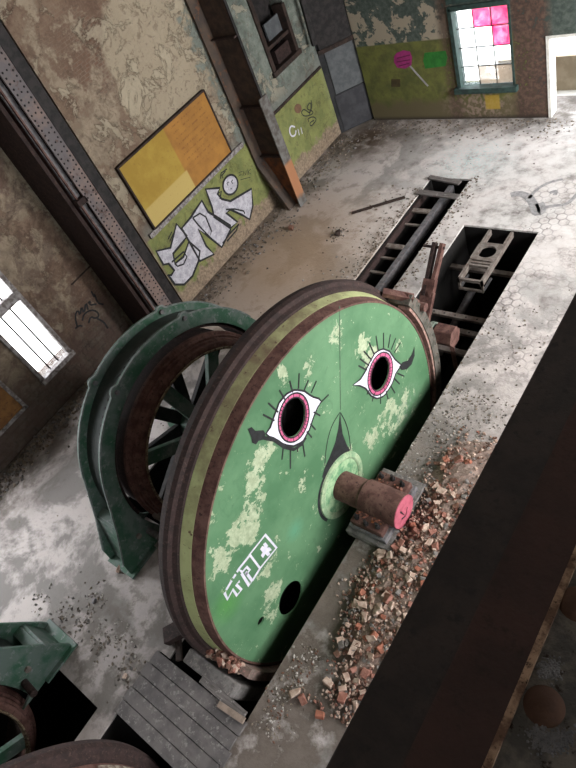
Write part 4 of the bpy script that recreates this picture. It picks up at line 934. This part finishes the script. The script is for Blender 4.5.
# ------------------------------------------------------------------ plank cover and curb at the near end of the slit
MT['cover_wood'] = simple('smooth_grey_boards', (84, 80, 80), (100, 95, 94), 3, .9, 0, (122, 118, 116))
def planks():
    z = .02
    for k in range(5):
        y = -.62 - k * .238
        lab = ['plank of the slatted cover nearest the green wheel', 'second plank of the slatted cover, counted from the wheel', 'middle plank of the slatted cover', 'second plank of the slatted cover, counted from the near edge', 'outermost plank of the slatted cover, over the dark gap'][k]
        x0 = -7.17 + (.0 if k % 2 else .03)
        tag(MB().box(x0, -4.82 + random.uniform(-.08, .03), y - .226, y, 0.0, .05).build('cover_plank', MT['cover_wood'], bevel=.006), 'weathered grey ' + lab, 'plank', 'planks of the slatted pit cover')
    tag(MB().bar((-6.0, -.52, .06), (-4.95, -.56, .06), .14, .05).build('loose_plank', MT['wood_grey']), 'short loose grey board between the slatted cover and the concrete curb', 'plank')
    tag(MB().bar((-5.45, -.66, .09), (-4.9, -.62, .09), .10, .05).build('loose_plank', simple('pale_board', (140, 124, 112), (120, 106, 96), 8, .9)), 'short pale board end beside the slab by the slatted cover', 'plank')
    tag(MB().bar((-7.1, -.05, .05), (-6.6, -.52, .05), .1, .08).build('scrap_timber', MT['wood_dark']), 'dark splintered timber at the left end of the concrete curb', 'timber')
    tag(MB().bar((-7.1, -.35, .1), (-6.85, -.05, .18), .3, .16).build('scrap_box', MT['rust_dark']), 'dark rusty scrap box beside the rim of the green wheel', 'scrap')
planks()
tag(MB().lathe_x([(-6.55, 3.86), (-5.35, 3.86), (-5.35, 4.12), (-6.55, 4.12)], WY, WZ, 12, math.radians(185.5), math.radians(203)).build('concrete_curb', MT['concrete_curb'], bevel=.03), 'grey concrete curb block under the near edge of the green wheel', 'curb')
tag(MB().lathe_x([(-5.62, 3.56), (-5.30, 3.56), (-5.30, 3.72), (-5.62, 3.72)], WY, WZ, 30, math.radians(187), math.radians(222)).build('lower_brake_band', simple('pink_grey_band', (136, 112, 104), (104, 92, 86), 7, .9, 0, (160, 120, 116))), 'pinkish grey curved band hugging the bottom of the green disc', 'brake')

# ------------------------------------------------------------------ the girders right under the camera
MT['girder'] = simple('dark_brown_girder', (46, 32, 29), (56, 38, 34), 4, .85, 0, (40, 28, 25))  # dark mottled brown
MT['girder_dark'] = simple('near_black_girder', (30, 24, 21), (40, 32, 28), 4, .9, 0, (24, 19, 17))  # mottled near-black brown
MT['rivet_deck'] = simple('dirty_riveted_deck', (84, 84, 84), (122, 118, 114), 22, .9, 0, (46, 38, 36), bump=.6)
def girders():
    e0 = at(325, 768, 2, 6.6).x; e1 = at(515, 529, 2, 6.6).x
    t = thing('crane_girder', (-1, 3, 5.8), 'wide black steel crane girder crossing the lower right of the picture', 'girder')
    MB().box(e0, e1 + .12, -9.0, 16.75, 6.52, 6.6).build('top_flange', MT['girder_dark'], t, .01)
    MB().box((e0 + e1) / 2 - .03, (e0 + e1) / 2 + .05, -9.0, 16.75, 5.7, 6.52).build('web', MT['girder_dark'], t)
    MB().box(e0, e1, -9.0, 16.75, 5.62, 5.7).build('bottom_flange', MT['girder_dark'], t)
    m0 = at(515, 529, 2, 7.7).x; m1 = at(570, 556, 2, 7.7).x
    t = thing('brown_girder', (m0, 3, 7), 'dark brown steel girder between the black girder and the riveted deck', 'girder')
    MB().box(m0, m1 + .25, -9.0, 16.75, 7.64, 7.7).build('top_flange', MT['girder'], t)
    MB().box(m0 + .2, m0 + .26, -9.0, 16.75, 7.0, 7.64).build('web', MT['girder'], t)
    z = 9.1; x0 = at(576, 543, 2, z).x
    t = thing('riveted_deck', (0, 0, 8.6), 'grey dirt covered riveted steel deck at the bottom right corner', 'deck')
    m = MB().box(x0 + .012, .22, -9.0, 1.2, z - .05, z); m.build('deck_plate', MT['rivet_deck'], t)
    MB().box(x0 + .002, x0 + .012, -9.0, 1.2, z - .06, z + .008).build('edge_strip', simple('worn_tan_edge', (176, 150, 130), (104, 82, 70), 30, .9, 0, (60, 46, 40)), t)['label'] = 'worn tan edge strip'
    rv = [((543, 707)), ((571, 608)), ((515, 765))]
    ps = [at(*q, 2, z) for q in ((544, 706), (578, 604))]; d = ps[1] - ps[0]
    for k in range(-6, 6):
        c = ps[0] + d * k
        r = MB(); r.dome(Vector((c.x, c.y, z)), (0, 0, 1), .025, .012, seg=24); r.build('rivet_head', simple('rivet_rust', (74, 54, 46), (90, 66, 54), 20, .8) if k == -6 else bpy.data.materials['rivet_rust'], t)
    random.seed(3); mb = MB()
    for k in range(800):
        q = random.choice([(545, 742), (556, 744), (540, 736), (552, 672), (548, 668), (564, 738)]); c = at(q[0] + random.gauss(0, 6), q[1] + random.gauss(0, 5), 2, z); s_ = random.uniform(.0008, .0024)
        mb.dome((c.x, c.y, z), (random.uniform(-.3, .3), random.uniform(-.3, .3), 1), s_, s_ * 1.3, seg=5)
    tag(mb.build('plaster_crumbs', simple('plaster_flake', (128, 130, 136), (104, 106, 112), 30, .9)), 'pale grey plaster crumbs lying between the rivets of the deck', 'debris', kind='stuff')
girders()

# ------------------------------------------------------------------ rubble
def chunk_mesh(name, seed, mats):
    r = random.Random(seed); bm = bmesh.new(); bmesh.ops.create_cube(bm, size=1)
    sx, sy, sz = r.uniform(.7, 1.3), r.uniform(.6, 1), r.uniform(.45, .8)
    for v in bm.verts: v.co = Vector((v.co.x * sx, v.co.y * sy, v.co.z * sz)) + Vector([r.uniform(-.17, .17) for _ in range(3)])
    bmesh.ops.bevel(bm, geom=list(bm.edges), offset=.07, segments=1, affect='EDGES')
    me = bpy.data.meshes.new(name); bm.to_mesh(me); bm.free(); me.materials.append(mats); return me
KINDS = [('brick_red', 'broken red brick chunk', 4), ('brick_orange', 'broken orange brick chunk', 2), ('brick_pale', 'broken pale pinkish brick chunk', 8), ('brick_grey', 'broken grey mortar chunk', 3), ('brick_brown', 'broken brown brick chunk', 5)]
CH = {k: [chunk_mesh('brick_chunk', hash_, MT[k]) for hash_ in range(i * 10, i * 10 + 4)] for i, (k, _, _) in enumerate(KINDS)}
random.seed(21)
def pile_h(x, y):
    return max(0, .34 * max(0, 1 - ((x + 3.0) / 1.5) ** 2) * max(0, 1 - ((y - 3.0) / 2.9) ** 2))
def edge_x(y):   # left border of the heap
    pts = [(.3, -3.75), (1.2, -4.1), (1.9, -4.4), (2.7, -4.42), (3.0, -4.15), (4.2, -4.05), (4.6, -4.3), (5.4, -4.3), (6.2, -3.9)]
    for (a, xa), (b, xb) in zip(pts, pts[1:]):
        if a <= y <= b: return xa + (xb - xa) * (y - a) / (b - a)
    return -4
def place(me, x, y, z, s):
    o = bpy.data.objects.new('brick_chunk', me); COL.objects.link(o); o.location = (x, y, z); o.scale = (s, s, s)
    o.rotation_euler = (random.uniform(-.4, .4), random.uniform(-.4, .4), random.uniform(0, 6.28)); return o
bagk = [k for k in KINDS for _ in range(k[2])]
cnt = 0
while cnt < 296:
    y = random.uniform(.45, 5.3); x = edge_x(y) + random.gauss(0, .08) + random.random() ** .9 * (1.25 if y < 4.3 else .8)
    if x > -3.05 or (y > 4.4 and random.random() < .65): continue
    k, lab, _ = random.choice(bagk); s = random.uniform(.055, .10) if random.random() < .85 else random.uniform(.10, .135)
    o = place(random.choice(CH[k]), x, y, pile_h(x, y) + s * .3, s)
    tag(o, lab + ' in the rubble heap beside the shaft bearing', 'brick', lab.replace('chunk', 'chunks') + ' in the rubble heap'); cnt += 1
# mound under the chunks
def mound():
    mb = MB(); nx, ny = 24, 60; vs = []
    for j in range(ny + 1):
        y = .35 + 5.6 * j / ny
        for i in range(nx + 1):
            x = -4.5 + 2.9 * i / nx; e = edge_x(y); f = min(1, max(0, (x - e) / .35)) * min(1, (y - .35) / .5, (5.95 - y) / .9) * min(1, max(0, (-1.65 - x + .25 * math.sin(y * 3)) / .6))
            vs.append((x, y, -.02 + f * (pile_h(x, y) + .03) + f * random.uniform(-.025, .03)))
    mb.add(vs, [(j * (nx + 1) + i, j * (nx + 1) + i + 1, (j + 1) * (nx + 1) + i + 1, (j + 1) * (nx + 1) + i) for j in range(ny) for i in range(nx)])
    m = simple('brick_rubble_dust', (124, 106, 98), (148, 128, 118), 14, .95, 0, (84, 70, 62), bump=.8)
    tag(mb.build('rubble_dust', m), 'brown brick dust and grit under the rubble heap', 'rubble', kind='stuff')
mound()
def grit(name, n, gen, smin, smax, label, mats, flat=.5):
    mb = MB()
    for _ in range(n):
        x, y, z = gen(); s = random.uniform(smin, smax); a = random.uniform(0, PI); k = random.randrange(len(mats)); mb.mat(k)
        c, sn = math.cos(a) * s, math.sin(a) * s; h = s * flat * random.uniform(.6, 1.4); r = [random.uniform(.6, 1.3) for _ in range(4)]
        b = [(x + c * r[0], y + sn * r[0]), (x - sn * r[1] * .8, y + c * r[1] * .8), (x - c * r[2], y - sn * r[2]), (x + sn * r[3] * .7, y - c * r[3] * .7)]
        mb.add([(p[0], p[1], z) for p in b] + [(x + (p[0] - x) * .7, y + (p[1] - y) * .7, z + h * random.uniform(.6, 1.2)) for p in b], [(3, 2, 1, 0), (4, 5, 6, 7), (0, 1, 5, 4), (1, 2, 6, 5), (2, 3, 7, 6), (3, 0, 4, 7)])
    return tag(mb.build(name, mats), label, 'debris', kind='stuff')
BM = [MT[k[0]] for k in KINDS]
def g1():
    while True:
        y = random.uniform(.2, 5.9); x = edge_x(y) + random.gauss(0, .12) + random.uniform(-.1, 1.3) * (1 if random.random() < .85 else 1.8)
        if random.random() < .75 and y > 4.6: continue
        if x < -2.2: return x, y, pile_h(x, y)
grit('small_rubble', 2600, g1, .02, .045, 'small brick crumbs scattered through the rubble heap', [MT['brick_pale'], MT['brick_red'], MT['brick_pale'], MT['brick_brown'], MT['brick_pale'], MT['brick_grey']], .8)
MT['dirt_dark'] = simple('dark_dirt_crumb', (96, 87, 79), (80, 72, 65), 9, .95); MT['dirt_mid'] = simple('sandy_crumb', (128, 116, 104), (106, 96, 86), 9, .95); MT['dirt_pale'] = simple('pale_lime_crumb', (168, 162, 156), (146, 140, 134), 9, .95)
GM = [MT['dirt_mid'], MT['dirt_dark'], MT['dirt_pale'], MT['concrete_curb']]; GD = [MT['dirt_dark'], MT['dirt_mid'], MT['dirt_mid'], MT['concrete_curb']]
def inhole(x, y): return any(h[0] < x < h[1] and h[2] < y < h[3] for h in HOLES)
def gen_of(fn):
    def g():
        while True:
            x, y = fn()
            if not inhole(x, y): return x, y, 0.0
    return g
def near_wall(): return XL + .1 + abs(random.gauss(0, .5)), random.uniform(7.2, 15.8)
grit('wall_foot_debris', 700, gen_of(near_wall), .02, .06, 'crumbled plaster debris along the foot of the graffiti wall', GD, .6)
def near_far(): return random.uniform(-12.4, -5), YF - .08 - abs(random.gauss(0, .45))
grit('far_wall_debris', 500, gen_of(near_far), .015, .05, 'crumbled plaster debris along the foot of the far wall', GD, .5)
def trench_edge():
    if random.random() < .6: return -8.75 - abs(random.gauss(0, .35)) * random.random() * 2, random.uniform(8.4, 13.2)
    return -7.52 + abs(random.gauss(0, .2)), random.uniform(8.2, 13.9)
grit('trench_debris', 650, gen_of(trench_edge), .015, .05, 'broken concrete crumbs along both edges of the narrow trench', [MT['dirt_pale'], MT['dirt_mid'], MT['dirt_mid'], MT['dirt_dark'], MT['dirt_pale']], .5)
def lw_heap(): return XN + .08 + abs(random.gauss(0, .4)), random.uniform(-.8, 6.8)
grit('window_wall_debris', 700, gen_of(lw_heap), .03, .08, 'crumbled dark debris along the wall below the left window', GD, .8)
def slab_grit(): return random.gauss(-4.3, .5), random.uniform(4.4, 6.8) if random.random() < .85 else random.uniform(6.5, 9.5)
grit('slab_grit', 900, gen_of(lambda: (lambda p: (max(-4.88, p[0]), p[1]))(slab_grit())), .01, .035, 'grey grit and chips on the slab beyond the rubble heap', GM, .5)
def near_grit(): return random.gauss(-4.55, .16), random.uniform(-.6, .9)
grit('slab_near_grit', 260, gen_of(near_grit), .012, .035, 'brown chips on the slab beside the slatted plank cover', [MT['brick_brown'], MT['dirt_mid'], MT['dirt_pale'], MT['dirt_dark']], .5)
spots = [(250, 12), (290, 226), (340, 236), (337, 233)]
def clumps():
    q = random.choice([(42, 600), (62, 615), (78, 625), (100, 640), (92, 598), (95, 610), (130, 668), (120, 650), (112, 640), (124, 672), (338, 232), (336, 238), (292, 228)]); p = at(*q, 2, 0)
    return p.x + random.gauss(0, .16), p.y + random.gauss(0, .16)
grit('floor_crumbs', 420, gen_of(clumps), .012, .04, 'little piles of crumbs on the dusty floor', GM, .7)
def anywhere(): return random.uniform(-13, -3), random.uniform(-2, 16)
grit('scattered_chips', 260, gen_of(anywhere), .01, .03, 'small chips scattered over the whole dusty floor', GM, .5)
def cur():
    a = math.radians(random.uniform(180, 189)); r = random.uniform(3.56, 3.75); return random.uniform(-6.05, -5.5), WY + math.cos(a) * r, max(-.35, WZ + math.sin(a) * r)
grit('curb_rubble', 160, cur, .03, .09, 'brick crumbs jammed between the wheel rim and the concrete curb', [MT['brick_pale'], MT['brick_red'], MT['brick_brown'], MT['brick_pale']], .9)
def bear(): 
    s = random.choice((-1, 1)); return random.uniform(-4.92, -4.34), WY + s * random.uniform(.3, .42), .44
grit('bearing_rubble', 60, bear, .02, .045, 'red brick crumbs caught in the shaft bearing', [MT['brick_orange'], MT['brick_red'], MT['rust_orange']], .9)
# a few single pieces one can point to
for (q, k, s, lab) in (((291, 228), 'brick_brown', .16, 'brown brick piece on the sandy floor near the column foot'), ((338, 233), 'wood_dark', .22, 'dark lump on the sandy floor between column and trench'), ((119, 569), 'brick_pale', .12, 'pale chip on the floor at the foot of the green arch'), ((94, 601), 'iron', .1, 'grey pebble on the floor near the bottom left frame'), ((125, 676), 'brick_pale', .08, 'white chip on the floor beside the slatted cover'), ((295, 693), 'brick_pale', .16, 'pale broken lump on the slab near the slatted cover'), ((303, 700), 'brick_red', .15, 'red brick piece on the slab beside the pale lump'), ((320, 715), 'brick_orange', .13, 'orange brick piece alone on the near slab')):
    p = at(*q, 2, s * .3); o = place(chunk_mesh('loose_chunk', int(q[0]), MT[k]), p.x, p.y, s * .32, s); o.name = 'loose_chunk'; tag(o, lab, 'chunk')

# ------------------------------------------------------------------ light
w = bpy.data.worlds.new('overcast'); SC.world = w; w.use_nodes = True; nt = w.node_tree; bg = nt.nodes['Background']
bg.inputs[0].default_value = (.92, .96, 1.0, 1); bg.inputs[1].default_value = 8.0
def area(name, loc, rot, sx, sy, power, col=(1, 1, 1)):
    l = bpy.data.lights.new(name, 'AREA'); l.shape = 'RECTANGLE'; l.size = sx; l.size_y = sy; l.energy = power; l.color = col
    o = bpy.data.objects.new(name, l); COL.objects.link(o); o.location = loc; o.rotation_euler = rot; return o
for (y0, y1, z0, z1), pw in zip(RW, (10, 40, 200, 950, 2700)):
    area('window_daylight', (5.4, (y0 + y1) / 2, (z0 + z1) / 2), (0, math.radians(90), 0), z1 - z0, y1 - y0, pw, (1, .98, .95))
for y0, y1, pw in ((-6.6, -4.8, 420), (-2.2, -.4, 420), (WNY0, WNY1, 260)):  # first two lamps are added fill behind the unseen openings
    area('left_window_and_fill_daylight', (XN - .75, (y0 + y1) / 2, 4.5), (0, math.radians(-90), 0), 5.2, y1 - y0, pw, (.95, .98, 1))

SC.view_settings.view_transform = 'Standard'; SC.view_settings.look = 'None'; SC.view_settings.exposure = 0; SC.view_settings.gamma = 1
SC.view_settings.use_curve_mapping = False
